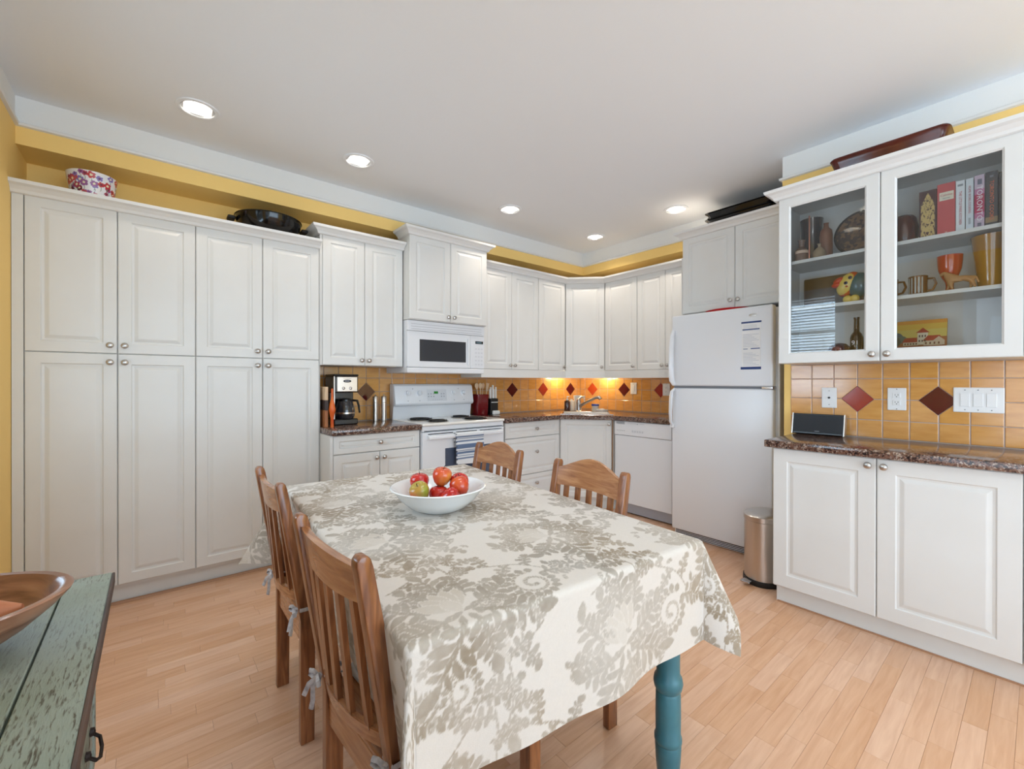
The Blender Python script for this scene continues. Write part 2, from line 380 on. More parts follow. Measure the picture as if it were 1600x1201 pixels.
# left wall with two openings (window with blinds, glazed door), both outside the frame
wl = MB()
WY0, WY1, WZ0, WZ1 = 1.55, 2.45, 1.0, 2.32
DY0, DY1, DZ1 = -2.2, .45, 2.1
wl.box(XL-.12, XL, WY1, YB, 0, ZC); wl.box(XL-.12, XL, WY0, WY1, 0, WZ0); wl.box(XL-.12, XL, WY0, WY1, WZ1, ZC)
wl.box(XL-.12, XL, DY1, WY0, 0, ZC); wl.box(XL-.12, XL, DY0, DY1, DZ1, ZC); wl.box(XL-.12, XL, YR, DY0, 0, ZC)
struct('wall_left', wl, paint)
wr = MB()
wr.box(XL-.12, -.4, YR-.12, YR, 0, ZC); wr.box(3.0, XR, YR-.12, YR, 0, ZC); wr.box(-.4, 3.0, YR-.12, YR, 0, .3); wr.box(-.4, 3.0, YR-.12, YR, 2.4, ZC)
struct('wall_rear', wr, rearpaint)
# ceiling with square cut-outs for the cans
holes = SPOTS + FILL_SPOTS
H = .062
xs = sorted({XL-.12, XR+.1} | {round(x+s*H, 4) for x, y in holes for s in (-1, 1)}); ys = sorted({YR-.12, YB+.1} | {round(y+s*H, 4) for x, y in holes for s in (-1, 1)})
cm = MB()
for x0, x1 in zip(xs, xs[1:]):
    for y0, y1 in zip(ys, ys[1:]):
        mx_, my_ = (x0+x1)/2, (y0+y1)/2
        if any(abs(mx_-x) < H-.001 and abs(my_-y) < H-.001 for x, y in holes): continue
        v = [cm.bm.verts.new(p) for p in ((x0, y0, ZC), (x1, y0, ZC), (x1, y1, ZC), (x0, y1, ZC))]; cm.bm.faces.new(v[::-1])
bmesh.ops.remove_doubles(cm.bm, verts=cm.bm.verts, dist=1e-5)
struct('ceiling', cm, ceilm, recalc=False)
struct('roof_slab', MB().box(XL-.12, XR+.1, YR-.12, YB+.1, ZC+.13, ZC+.2), ceilm)
# soffit over the cabinets (face set back just behind the doors)
YS, XS = 3.32, 3.779
sf = MB(); sf.prism([(XL, YS), (XS, YS), (XS, YP_END), (XR, YP_END), (XR, YB), (XL, YB)], ZSB, ZC)
struct('trim_soffit', sf, paint)
tp = [(0, ZT-.012), (.014, ZT-.008), (.017, ZT+.004), (.006, ZT+.010), (0, ZT+.010)]
struct('trim_bulkhead', MB().box(3.152, XP-.0005, YR, YP_END-.004, 2.40, ZC-.0005), paint)
struct('trim_1', MB().sweep(tp, [(XL, -3.2), (XL, YS), (XS, YS), (XS, YP_END)]), crownm)
struct('trim_2', MB().sweep(tp, [(XR-.2, YP_END-.004), (3.152, YP_END-.004), (3.152, -3.2)]), crownm)
# floor: slab plus strips
floor = struct('floor', MB().box(XL-.12, XR+.1, YR-.12, YB+.1, -.12, -.006), floorw)
SW = .0645; LENS = [.26, .33, .40, .47]
def strip_mesh(L):
    return MB().box(0, L-.0006, 0, SW-.0006, -.006, 0, .0005, 1)
strip_me = {}
for L in LENS:
    o = strip_mesh(L).build('plank', floorw, floor); strip_me[L] = o.data; bpy.data.objects.remove(o)
def project(x, y, z):
    d = Vector((x, y, z-CAM_H)); a = d.dot(fw)
    if a < .05: return None
    return CX+F*d.dot(r2)/a, CY-F*d.dot(u2)/a
cells = []
j = 0; y = -3.17
off = .12 - round((.12+3.17)/SW)*SW
y = off
while y < YB:
    x = XL - random.random()*.4
    while x < XR:
        L = random.choice(LENS); cx_, cy_ = x+L/2, y+SW/2
        pr = [project(x+a*L, y+SW/2, 0) for a in (0, .5, 1)]
        vis = any(p and -20 < p[0] < 1620 and p[1] < 1225 for p in pr)
        hid = (cy_ > 3.29) or (cx_ > 2.76 and cy_ < .95) or (cx_ > 3.5) or (cy_ > 3.08 and cx_ > .94)
        if cy_ > YP_END or x < XP: cells.append((x, y, L, vis and not hid, math.hypot(cx_, cy_)))
        x += L
    y += SW
seen = sorted([c for c in cells if c[3]], key=lambda c: c[4]); parts_ = set(seen[:292])
rest = MB(); rv = []; rf = []
for c in cells:
    if c in parts_:
        o = bpy.data.objects.new('plank', strip_me[c[2]]); COL.objects.link(o); o.parent = floor; o.location = (c[0], c[1], 0)
    else:
        x0, x1, y0, y1 = c[0], c[0]+c[2]-.0006, c[1], c[1]+SW-.0006; b = len(rv)
        rv += [(x0, y0, -.006), (x1, y0, -.006), (x1, y1, -.006), (x0, y1, -.006), (x0, y0, 0), (x1, y0, 0), (x1, y1, 0), (x0, y1, 0)]
        rf += [(b+4, b+5, b+6, b+7), (b, b+1, b+5, b+4), (b+1, b+2, b+6, b+5), (b+2, b+3, b+7, b+6), (b+3, b, b+4, b+7)]
me = bpy.data.meshes.new('plank_field'); me.from_pydata(rv, [], rf); me.materials.append(floorw)
o = bpy.data.objects.new('plank_field', me); COL.objects.link(o); o.parent = floor; o['kind'] = 'stuff'
# windows outside the frame (reflected in the hutch glass)
winw = mat('window_frame_white', (235, 236, 236), .4)
def window(name, y0, y1, z0, z1, slats=False, bars=0):
    w = MB(); 
    w.box(XL-.08, XL+.015, y0-.06, y0+.03, z0-.06, z1+.06); w.box(XL-.08, XL+.015, y1-.03, y1+.06, z0-.06, z1+.06)
    w.box(XL-.08, XL+.015, y0+.03, y1-.03, z0-.06, z0+.03); w.box(XL-.08, XL+.015, y0+.03, y1-.03, z1-.03, z1+.06)
    for k in range(bars):
        yy = y0+(y1-y0)*(k+1)/(bars+1); w.box(XL-.07, XL-.03, yy-.03, yy+.03, z0+.03, z1-.03)
    w.box(XL-.07, XL-.03, y0+.03, y1-.03, (z0*.35+z1*.65)-.02, (z0*.35+z1*.65)+.02)
    f = w.build(name, winw); f['kind'] = 'structure'
    g = MB().box(XL-.055, XL-.05, y0+.02, y1-.02, z0+.02, z1-.02).build('pane', glass, f)
    return f
w1 = window('window_1', WY0, WY1, WZ0, WZ1)
window('window_2', DY0, DY1, .05, DZ1, bars=2)
wb = MB()
wb.box(-.4, 3.0, YR-.02, YR-.0, .3, .36); wb.box(-.4, 3.0, YR-.02, YR, 2.34, 2.4)
for xx in (-.4, .7, 1.83, 2.94): wb.box(xx, xx+.06, YR-.02, YR, .36, 2.34)
wf = struct('window_3', wb, winw)
bl = thing('window_blind', 'white horizontal slatted blind mirrored in the left hutch glass', 'blind', (XL+.03, (WY0+WY1)/2, WZ1))
MB().box(-.02, .02, -(WY1-WY0)/2+.02, (WY1-WY0)/2-.02, -.05, -.01).build('headrail', whitepl, bl)
n = 26
for k in range(n):
    MB().box(-.014, .014, -(WY1-WY0)/2+.03, (WY1-WY0)/2-.03, -.001, .001, M=T(0, 0, -.075-k*.036) @ RY(.55)).build('slat', whitepl, bl)
for s in (-.3, .3): MB().tube([(0, s, -.03), (0, s, -.075-(n-1)*.036)], .0015, 6).build('cord', whitepl, bl)
# baseboards and shoe
struct('baseboard_left', MB().box(XL, XL+.012, .45, YB-.3, 0, .09), winw)
struct('trim_3', MB().sweep([(0, 0), (.012, 0), (.009, .009), (0, .012)], [(-.54, 3.269), (.928, 3.269)]), shoe)
struct('trim_4', MB().box(2.726, 2.738, -.06, .95, 0, .006), shoe)

# ------------------------------------------------------------------ tiles
def clip_corner(poly, c, h):
    """cut the part of poly inside the diamond |x-cx|+|z-cz|<h (poly convex, one corner inside)"""
    out = []; f = lambda p: abs(p[0]-c[0])+abs(p[1]-c[1])-h
    n = len(poly)
    sgx = sum(p[0] for p in poly)/n-c[0]; sgz = sum(p[1] for p in poly)/n-c[1]
    sx = 1 if sgx > 0 else -1; sz = 1 if sgz > 0 else -1
    f = lambda p: sx*(p[0]-c[0])+sz*(p[1]-c[1])-h
    for i in range(n):
        a, b = poly[i], poly[(i+1) % n]; fa, fb = f(a), f(b)
        if fa >= 0: out.append(a)
        if (fa >= 0) != (fb >= 0):
            t = fa/(fa-fb); out.append((a[0]+t*(b[0]-a[0]), a[1]+t*(b[1]-a[1])))
    return out
def tile_mb(poly, M, t=.006):
    b = bmesh.new(); cx_ = sum(p[0] for p in poly)/len(poly); cz_ = sum(p[1] for p in poly)/len(poly)
    e = .0022; sh = lambda p, k: (p[0]+(cx_-p[0])*k, p[1]+(cz_-p[1])*k)
    L = [[b.verts.new((p[0], 0, p[1])) for p in poly], [b.verts.new((p[0], -t+.0015, p[1])) for p in poly], [b.verts.new((sh(p, .035)[0], -t, sh(p, .035)[1])) for p in poly]]
    n = len(poly)
    for a, c in zip(L, L[1:]):
        for k in range(n): b.faces.new((a[k], a[(k+1) % n], c[(k+1) % n], c[k]))
    b.faces.new(L[-1])
    mb = MB(); mb._add(b, M); return mb
def tile_wall(parent, M, us, zs, diamonds, hd=.0755, g=.0022):
    """us, zs joint positions in wall coordinates (u along the wall to the right as seen)"""
    for a, b in zip(us, us[1:]):
        for z0, z1 in zip(zs, zs[1:]):
            p = [(a+g, z0+g), (b-g, z0+g), (b-g, z1-g), (a+g, z1-g)]
            for (du, dz, m) in diamonds: 
                if abs((a+b)/2-du) < .14 and abs((z0+z1)/2-dz) < .14: p = clip_corner(p, (du, dz), hd+.003)
            tile_mb(p, M).build('tile', tilem, parent)
    for (du, dz, m) in diamonds:
        tile_mb([(du-hd, dz), (du, dz-hd), (du+hd, dz), (du, dz+hd)], M, .0065).build('diamond_tile', m, parent, label='dark red glazed tile set as a diamond' if m is cherry else 'red glazed tile set as a diamond')
def backing(name, x0, x1, z0, z1, M):
    o = MB().box(x0, x1, -.003, 0, z0, z1, M=M).build(name, grout); o['kind'] = 'structure'; return o
# hutch wall: u = -y
MH = T(XP, 0, 0) @ RZ(-PI/2)
ph = backing('trim_backsplash_hutch', -1.037, .0, .915, 1.40, MH)
us = [-1.037] + [-(.690-.1148*k) for k in range(-2, 6)] + [.0]
tile_wall(ph, MH, us, [.917, 1.018, 1.137, 1.256, 1.344], [(-.690, 1.137, redtile), (-.3485, 1.137, cherry)])
MBk = T(0, YB, 0)
pb = backing('trim_backsplash_back', .93, XR, .88, 1.40, MBk)
zs2 = [.917, 1.037, 1.152, 1.267, 1.38]
us = [.93] + [2.947+.1126*k for k in range(-17, 10) if .98 < 2.947+.1126*k < 4.0] + [XR-.004]
tile_wall(pb, MBk, us, zs2, [(1.3706, 1.152, cherry), (2.947, 1.152, cherry), (2.947+.4504, 1.152, redtile), (2.947+.9008, 1.152, cherry)])
MXr = T(XR, 0, 0) @ RZ(-PI/2)
px = backing('trim_backsplash_right', -(YB-.004), -1.95, .915, 1.40, MXr)
us = [-3.575] + [-(3.387-.1126*k) for k in range(-1, 13)]
tile_wall(px, MXr, us, zs2, [(-3.387, 1.152, orangetile), (-3.387+.4504, 1.152, cherry), (-3.387+.9008, 1.152, redtile)])

# ------------------------------------------------------------------ cabinets
_knob = [(0.0055, 0), (.0055, .010), (.0075, .013), (.0145, .017), (.0165, .022), (.0145, .027), (.008, .030), (0, .031)]
kb = MB().lathe(_knob, 16, M=RX(PI/2)).build('knob', nickel, None, smooth=True); KNOB = kb.data; bpy.data.objects.remove(kb)
def knob(parent, x, z, y=0.):
    o = bpy.data.objects.new('knob', KNOB); COL.objects.link(o); o.parent = parent; o.location = (x, y, z); o['label'] = 'round satin nickel knob'; return o
def cabinet(name, label, loc, rz, W, D, z0, z1, doors=(), drawers=(), toe=0., left=0., right=0., cat='cabinet', group=None, inset=.055, carcz=None):
    """front at local y=0, x to the right, doors/drawers (x0,x1,z0,z1,(kx,kz) or None)"""
    t = thing(name, label, cat, loc, rz, group)
    c = MB(); cz0 = z0+toe
    c.box(-left, W+right, .021, D, cz0, z1)
    c.build('carcass', carc, t)
    if left: MB().box(-left, -.001, .0, .0205, cz0, z1).build('filler_strip', white, t)
    if right: MB().box(W+.001, W+right, .0, .0205, cz0, z1).build('filler_strip', white, t)
    if toe: MB().box(-left, W+right, .05+.012, D, z0, cz0-.0005).build('toe_kick', white, t)
    for (a, b, c0, c1, k) in doors:
        d = MB().panel(a+.0015, b-.0015, c0+.0015, c1-.0015, 0, .02, inset).build('door', white, t)
        if k: knob(d, *k)
    for (a, b, c0, c1, k) in drawers:
        d = MB().panel(a+.0015, b-.0015, c0+.0015, c1-.0015, 0, .02, .038).build('drawer_front', white, t)
        if k: knob(d, *k)
    return t
RW = -PI/2
Zt, Zm, Zb = 2.175, 1.387, .114
YPF = 3.225
for (xa, xm, xb, lab, lf) in ((-.497, -.150, .198, 'tall white pantry cabinet in the corner by the yellow wall', .041), (.198, .552, .903, 'tall white pantry cabinet beside the coffee maker counter', 0.)):
    w = xb-xa; m_ = xm-xa
    cabinet('pantry_cabinet', lab, (xa, YPF, 0), 0, w, YB-YPF-.003, 0, Zt,
            doors=[(0, m_, Zm, Zt, (m_-.03, Zm+.045)), (m_, w, Zm, Zt, (m_+.03, Zm+.045)), (0, m_, Zb, Zm, (m_-.03, Zm-.047)), (m_, w, Zb, Zm, (m_+.03, Zm-.047))], toe=.1, left=lf, right=0. if lf else .003)
CR = lambda z: [(0, z-.012), (.012, z-.008), (.018, z+.006), (.034, z+.022), (.052, z+.030), (.056, z+.046), (0, z+.046)]
def crown(label, path, z, grp='crown mouldings on the wall cabinets'):
    o = MB().sweep([(a+.0012, b+.001) for a, b in CR(z)], path).build('crown_moulding', crownm); tag(o, label, 'moulding')
    return o
crown('long white crown moulding along the top of the tall pantry', [(XL, YPF), (.906, YPF)], Zt)
# wall cabinets on the stove wall
YU, ZUB = 3.233, 1.355
cabinet('wall_cabinet', 'white two-door wall cabinet above the coffee maker', (.924, YU, 0), 0, .612, YB-YU-.008, ZUB, 2.285,
        doors=[(0, .306, ZUB, 2.285, (.306-.028, ZUB+.04)), (.306, .612, ZUB, 2.285, (.306+.028, ZUB+.04))], left=.016)
crown('short white crown moulding above the coffee maker cabinet', [(.906, YB-.01), (.906, YU), (1.541, YU)], 2.285)
YM = 3.132
cabinet('wall_cabinet', 'short white two-door wall cabinet above the microwave', (1.543, YM, 0), 0, .746, YB-YM-.008, 1.728, 2.395,
        doors=[(0, .373, 1.73, 2.395, (.373-.028, 1.77)), (.373, .746, 1.73, 2.395, (.373+.028, 1.77))])
crown('white crown moulding above the microwave cabinet, highest on the stove wall', [(1.543, YS-.01), (1.543, YM), (2.289, YM), (2.289, YS-.01)], 2.395)
ZVT = 2.290
cabinet('wall_cabinet', 'white two-door wall cabinet just right of the microwave', (2.310, YU, 0), 0, .697, YB-YU-.008, ZUB, ZVT,
        doors=[(0, .349, ZUB, ZVT, (.349-.028, ZUB+.04)), (.349, .697, ZUB, ZVT, (.349+.028, ZUB+.04))], left=.016)
XU = 3.693
cabinet('wall_cabinet', 'narrow white single-door wall cabinet left of the corner cabinet', (3.008, YU, 0), 0, .388, YB-YU-.008, ZUB, ZVT,
        doors=[(0, .385, ZUB, ZVT, (.385-.03, ZUB+.04))])
# diagonal corner wall cabinet
A_, B_ = Vector((3.397, YU)), Vector((XU, 2.944)); dv = (B_-A_); ang = math.atan2(dv.y, dv.x); wd = dv.length
t = thing('corner_wall_cabinet', 'white diagonal corner wall cabinet above the sink', 'cabinet', (A_.x, A_.y, 0), ang)
Mi = (T(A_.x, A_.y, 0) @ RZ(ang)).inverted()
def loc2(p): q = Mi @ Vector((p[0], p[1], 0)); return (q.x, q.y)
MB().prism([loc2(p) for p in [(3.400, YU+.02), (XU+.02, 2.947), (XR-.012, 2.947), (XR-.012, YB-.012), (3.400, YB-.012)]], ZUB, ZVT).build('carcass', carc, t)
d = MB().panel(.003, wd-.003, ZUB, ZVT, 0, .02, .055).build('door', white, t); knob(d, wd-.035, ZUB+.04)
cabinet('wall_cabinet', 'white single-door wall cabinet right of the corner cabinet', (XU, 2.942, 0), RW, .394, XR-XU-.012, ZUB, ZVT, doors=[(0, .393, ZUB, ZVT, (.393-.035, ZUB+.04))])
cabinet('wall_cabinet', 'white two-door wall cabinet partly hidden by the fridge', (XU, 2.547, 0), RW, .612, XR-XU-.012, ZUB, ZVT,
        doors=[(0, .309, ZUB, ZVT, (.309-.028, ZUB+.04)), (.309, .612, ZUB, ZVT, (.309+.028, ZUB+.04))])
crown('white crown moulding running round the corner wall cabinets', [(2.296, YU), (3.397, YU), (XU, 2.944), (XU, 1.932)], ZVT)
# light rail under the run
lr = MB().sweep([(-.02, 1.277), (0, 1.277), (0, 1.354), (-.02, 1.354)], [(2.296, YB-.012), (2.296, YU-.004), (3.395, YU-.004), (XU-.004, 2.942), (XU-.004, 1.935)]).build('light_rail', white)
tag(lr, 'white light rail strip under the corner wall cabinets', 'trim')
# cabinet above the fridge
XF = 3.405
cabinet('wall_cabinet', 'deep white two-door cabinet above the fridge', (XF, 1.907, 0), RW, .825, XR-XF-.004, 1.798, 2.426,
        doors=[(0, .424, 1.798, 2.426, (.424-.028, 1.86)), (.424, .825, 1.798, 2.426, (.424+.028, 1.86))])
crown('white crown moulding above the fridge cabinet', [(XS-.02, 1.907), (XF, 1.907), (XF, 1.079)], 2.426)
MB_ = MB().box(XF+.021, XR-.004, 1.909, 1.927, .0, 2.27).build('fridge_side_panel', white); tag(MB_, 'tall white end panel on the left side of the fridge recess', 'panel')
# base cabinets
YBF = 3.005
cabinet('base_cabinet', 'white base cabinet with one drawer over two doors under the coffee maker', (.928, YBF, 0), 0, .638, YB-YBF-.008, 0, .873,
        doors=[(0, .324, .115, .741, (.324-.028, .70)), (.324, .638, .115, .741, (.324+.028, .70))], drawers=[(0, .638, .743, .872, (.324, .808))], toe=.1, left=.02)
cabinet('base_cabinet', 'white three-drawer base cabinet right of the stove', (2.395, YBF, 0), 0, .682, YB-YBF-.008, 0, .873,
        drawers=[(0, .680, .729, .872, (.34+.03, .802)), (0, .680, .387, .727, (.34+.03, .590)), (0, .680, .115, .385, (.34+.03, .30))], toe=.1)
XD = 3.425
A_, B_ = Vector((3.081, YBF)), Vector((XD, 2.623)); dv = B_-A_; ang = math.atan2(dv.y, dv.x); wd = dv.length
t = thing('corner_base_cabinet', 'white diagonal corner base cabinet under the sink', 'cabinet', (A_.x, A_.y, 0), ang)
Mi = (T(A_.x, A_.y, 0) @ RZ(ang)).inverted()
MB().prism([loc2(p) for p in [(3.086, YBF+.02), (XD+.02, 2.629), (XR-.004, 2.629), (XR-.004, YB-.004), (3.086, YB-.004)]], .1, .873).build('carcass', carc, t)
MB().prism([loc2(p) for p in [(3.10, YBF+.07), (XD+.07, 2.64), (XR-.004, 2.64), (XR-.004, YB-.004), (3.10, YB-.004)]], 0, .0995).build('toe_kick', white, t)
d = MB().panel(.004, wd-.018, .115, .872, 0, .02, .05).build('door', white, t); knob(d, wd-.045, .83)
MB().box(wd-.015, wd-.004, 0.004, .02, .115, .872).build('filler_strip', mat('bare_mdf_edge', (150, 118, 92), .7), t)
# hutch base and upper
XB = 2.673
hb = cabinet('hutch_base_cabinet', 'wide white two-door base cabinet at right under the speckled counter', (XB, .956, 0), RW, 1.0, XP-XB-.002, 0, .873,
        doors=[(0, .452, .108, .872, (.452-.03, .835)), (.452, .910, .108, .872, (.452+.03, .835))], toe=.1, inset=.068)
MB().box(.912, 1.0, 0, .0205, .1, .872).build('filler_strip', white, hb)
XH, ZHB, ZHT = 2.878, 1.345, 2.321
t = thing('glass_door_cabinet', 'white wall cabinet with two glass doors displaying books and pottery', 'cabinet', (XH, 1.002, 0), RW)
W, D = .98, XP-XH-.002
MB().box(0, .016, .021, D, ZHB, ZHT).build('side_panel', carc, t); MB().box(W-.016, W, .021, D, ZHB, ZHT).build('side_panel', carc, t)
MB().box(.016, W-.016, .021, D, ZHB, ZHB+.02).build('bottom_panel', carc, t); MB().box(.016, W-.016, .021, D, ZHT-.02, ZHT).build('top_panel', carc, t)
MB().box(.016, W-.016, D-.008, D, ZHB+.02, ZHT-.02).build('back_panel', carc, t)
for zz in (1.672, 1.945): MB().box(.0165, W-.0165, .030, D-.0085, zz-.018, zz).build('shelf', carc, t)
MB().box(.955, W+.02, 0, .021, ZHB, ZHT).build('filler_strip', white, t)
for a, b, kx in ((0, .472, .472-.030), (.472, .952, .472+.030)):
    d = MB().frame(a+.0015, b-.0015, ZHB, ZHT, .063, 0, .02).build('door', white, t)
    MB().box(a+.060, b-.060, .011, .014, ZHB+.06, ZHT-.06).build('glass_pane', glass, d); knob(d, kx, ZHB+.035)
crown('white crown moulding on the glass-door cabinet', [(XP-.01, 1.006), (XH-.002, 1.006), (XH-.002, -.06)], ZHT)
# countertops
def counter(label, poly, M=None):
    o = MB().prism(poly, .8745, .915, bev=.006, seg=2).build('countertop', granite, smooth=True); tag(o, label, 'countertop'); return o
counter('short speckled brown countertop under the coffee maker', [(.908, YB-.008), (.908, 2.975), (1.568, 2.975), (1.568, YB-.008)])
counter('speckled brown countertop bending round the corner sink', [(2.383, YB-.008), (2.383, 2.975), (3.066, 2.975), (3.395, 2.608), (3.395, 1.935), (XR-.008, 1.935), (XR-.008, YB-.008)])
counter('speckled brown countertop holding the black speaker at right', [(2.637, .989), (XP-.004, .989), (XP-.004, -.06), (2.637, -.06)])

# ------------------------------------------------------------------ microwave
t = thing('microwave', 'white over-the-range microwave with dark window', 'microwave', (1.545, 3.170, 1.308))
W, Hh, D = .742, .418, YB-3.170-.008
MB().box(0, W, .03, D, 0, Hh, .004).build('housing', appl2, t)
d = MB().box(.0, W*.80, 0, .032, .045, Hh-.085, .005).build('door', appl2, t)
MB().box(.105, W*.735, -.0012, .004, .095, .27, .0005, 1).build('window', mat('microwave_glass', (52, 54, 60), .25), d)
MB().box(W*.755, W*.775, -.012, .001, .07, .30, .006).build('handle', appl2, d)
cp = MB().box(W*.803, W, 0, .032, .045, Hh-.085, .005).build('control_panel', appl2, t)
MB().box(W*.87, W*.98, -.001, .004, .262, .286).build('display', black, cp)
V = []
for i in range(3):
    for k in range(5): V.append((rect(W*.865+i*.03, W*.865+i*.03+.018, .075+k*.034, .087+k*.034), (212, 214, 219)))
for k in range(4): V.append((rect(W*.885+k*.014, W*.885+k*.014+.008, .267, .281), (120, 150, 160)))
prints('keypad', V, printm, cp, T(0, -.0011, 0))
g = MB().box(0, W, 0, .032, Hh-.083, Hh, .004).build('vent_grille', appl2, t)
gm = MB()
for k in range(3): gm.box(.03, W-.03, -.0006, .003, Hh-.070+k*.020, Hh-.067+k*.020)
gm.build('louvre', mat('louvre_grey', (176, 178, 184), .5), g, kind='stuff')
MB().box(0, W, 0, .032, 0, .043, .006).build('bottom_strip', appl2, t)

# ------------------------------------------------------------------ stove
t = thing('stove', 'white electric coil stove under the microwave', 'stove', (1.570, 2.965, 0))
W = .79
MB().box(.004, W-.004, .045, .60, .06, .895, .003).build('body', appl, t)
MB().box(.0, W, .0, .54, .897, .918, .008, 3).build('cooktop', mat('cooktop_enamel', (238, 236, 230), .15, coat=.4), t)
MB().box(.02, W-.02, .03, .5, 0, .06).build('plinth', darkgap, t)
MB().box(.004, W-.004, .018, .045, .855, .895, .003).build('vent_strip', appl, t)
MB().box(.02, W-.02, .016, .02, .857, .861).build('slot', darkgap, t)
dr = MB().box(.004, W-.004, .01, .044, .235, .850, .006).build('oven_door', appl, t)
MB().box(.20, W-.15, .0085, .012, .42, .715, .004).build('window', mat('oven_glass', (74, 84, 104), .2, coat=.3), dr)
for a, b in ((.05, .27), (.30, .50), (.53, .76)): MB().box(a, b, .0085, .012, .832, .838).build('slot', darkgap, dr)
hm = MB().box(.04, W-.04, -.03, -.012, .795, .825, .007, 3); hm.box(.04, .07, -.014, .012, .795, .825); hm.box(W-.07, W-.04, -.014, .012, .795, .825)
hm.build('handle', appl2, dr, smooth=True)
MB().box(.004, W-.004, .012, .044, .065, .230, .006).build('drawer_front', appl, t)
# backguard: profile extruded along x
bg_ = MB()
prof = [(.60, .90), (.535, .90), (.528, 1.028), (.488, 1.033), (.478, 1.05), (.505, 1.20), (.535, 1.217), (.60, 1.217)]
def extr(mb, prof, x0, x1, bev=0):
    mb.prism([(y, z) for y, z in prof], x0, x1, M=Matrix(((0, 0, 1, 0), (1, 0, 0, 0), (0, 1, 0, 0), (0, 0, 0, 1))), bev=bev)
    return mb
bgo = extr(bg_, prof, .0, W-.0, .005).build('backguard', appl2, t, smooth=True)
MPn = T(0, .4915, 1.125) @ RX(-math.atan2(.027, .15))
for kx in (.115, .225, .575, .68):
    MB().lathe([(.029, 0), (.029, .004), (.021, .006), (.019, .024), (.016, .028), (0, .028)], 20, M=MPn @ T(kx, .001, .012) @ RX(PI/2)).box(kx-.004, kx+.004, -.036, -.022, .012-.018, .012+.018, .002, M=MPn).build('knob', appl2, bgo, smooth=True)
V = [(rect(.30, .50, -.06, .045), (214, 217, 222))]
for i in range(7):
    if 2 < i < 5: continue
    for k in range(2): V.append((disc(.315+i*.026, -.012+k*.024-.008, .0055, 10), (150, 152, 158)))
for i in range(5): V.append((rect(.35+i*.022, .35+i*.022+.014, -.05, -.047), (170, 172, 178)))
for kx in (.115, .225, .575, .68): V.append((rect(kx-.006, kx+.006, -.058, -.052), (170, 172, 178)))
V += [(disc(.165, .05, .004, 8), (60, 60, 66)), (disc(.627, .05, .004, 8), (90, 90, 96))]
prints('control_print', V, printm, bgo, MPn)
MB().box(.372, .412, -.002, .001, .005, .026, M=MPn).build('clock', mat('clock_green', (10, 40, 10), .2, emit=((40, 170, 50), .35)), bgo)
for i, (bx, by, br) in enumerate(((.175, .375, .098), (.21, .15, .078), (.59, .40, .078), (.585, .165, .098))):
    b0 = MB().lathe([(br+.010, 0), (br+.012, .003), (br, .004), (br*.6, .001), (.0, .001)], 28, c=(bx, by, .918)).build('drip_pan', glossblack, t, smooth=True)
    pts = [(bx+math.cos(a)*r, by+math.sin(a)*r, .927) for k in range(90) for a, r in [(k*2*PI*4/90, br*(.2+.78*k/90))]]
    MB().tube(pts, .0042, 6).build('coil', blackm, t, smooth=True)

# dish towel over the oven handle
nx, nz_ = 60, 60
V, Fc, C = [], [], []
tx0, tx1 = 1.838, 2.108
for side in (0, 1):
    pass
path = []
# over the bar: front drop, over, short back
for k in range(40): path.append((-.0355-.004*math.sin(k*.35)*(k/40), .585+k*(.815-.585)/39))
for k in range(9):
    a = PI*k/8; path.append((-.0205-.0155*math.cos(a), .826+.0095*math.sin(a)))
for k in range(14): path.append((-.0045+.001*k/14, .815-k*.0045))
path = [p for p in path]
for i, (yy, zz) in enumerate(path):
    for k in range(41):
        u = k/40; wv = .003*math.sin(u*9+zz*6)*min(1, (0.83-zz)*6 if i < 40 else 0)
        V.append((tx0+(tx1-tx0)*u+(.006*(1-i/40) if i < 40 else 0), 2.965+yy+min(0, wv-.002), zz-.012*u*(i < 3)))
        zq = zz-.585
        s = 0
        for cz_, w_ in ((.045, .006), (.062, .003), (.09, .010), (.105, .003), (.13, .012), (.15, .004), (.18, .006), (.20, .003), (.216, .005)):
            if abs(zq-cz_) < w_: s = 1
        if i > 48: s = 0
        C.append(lin((96, 116, 148) if s else (226, 229, 232)) if not (u < .03 and (int(zq*90) % 3 == 0)) else lin((60, 70, 90)))
n_ = 41
for i in range(len(path)-1):
    for k in range(40): Fc.append((i*n_+k, i*n_+k+1, (i+1)*n_+k+1, (i+1)*n_+k))
tw = colour_mesh('dish_towel', V, Fc, C, linen, smooth=True); sm = tw.modifiers.new('s', 'SOLIDIFY'); sm.thickness = .0025
tag(tw, 'white dish towel with blue stripes hanging on the oven handle', 'towel')

# ------------------------------------------------------------------ dishwasher
t = thing('dishwasher', 'white built-in dishwasher between the sink cabinet and fridge', 'dishwasher', (XD-.008, 2.604, 0), RW)
W = .60
MB().box(0, W, .03, .55, .10, .870).build('tub', appl, t)
MB().box(.002, W-.002, 0, .03, .105, .735, .005).build('door', appl, t)
cp = MB().box(.002, W-.002, -.006, .03, .738, .870, .006).build('control_panel', appl2, t)
gm = MB()
for k in range(5): gm.box(.025, .12, -.0075, -.004, .842+k*.005, .8445+k*.005)
gm.build('vent', greyp, cp, kind='stuff')
V = [(rect(.03+i*.02, .03+i*.02+.012, .778, .783), (160, 162, 168)) for i in range(5)] + [(rect(.20+i*.026, .20+i*.026+.018, .772, .79), (205, 208, 214)) for i in range(5)] + [(disc(.26, .85, .004, 8), (90, 92, 100)), (rect(.15, .25, .853, .855), (170, 172, 178)), (rect(.29, .33, .853, .855), (170, 172, 178))]
prints('control_print', V, printm, cp, T(0, -.0062, 0))
MB().box(0.004, W-.004, .035, .05, .012, .10).build('toe_kick', mat('grey_metal_kick', (170, 176, 188), .35, .3), t)

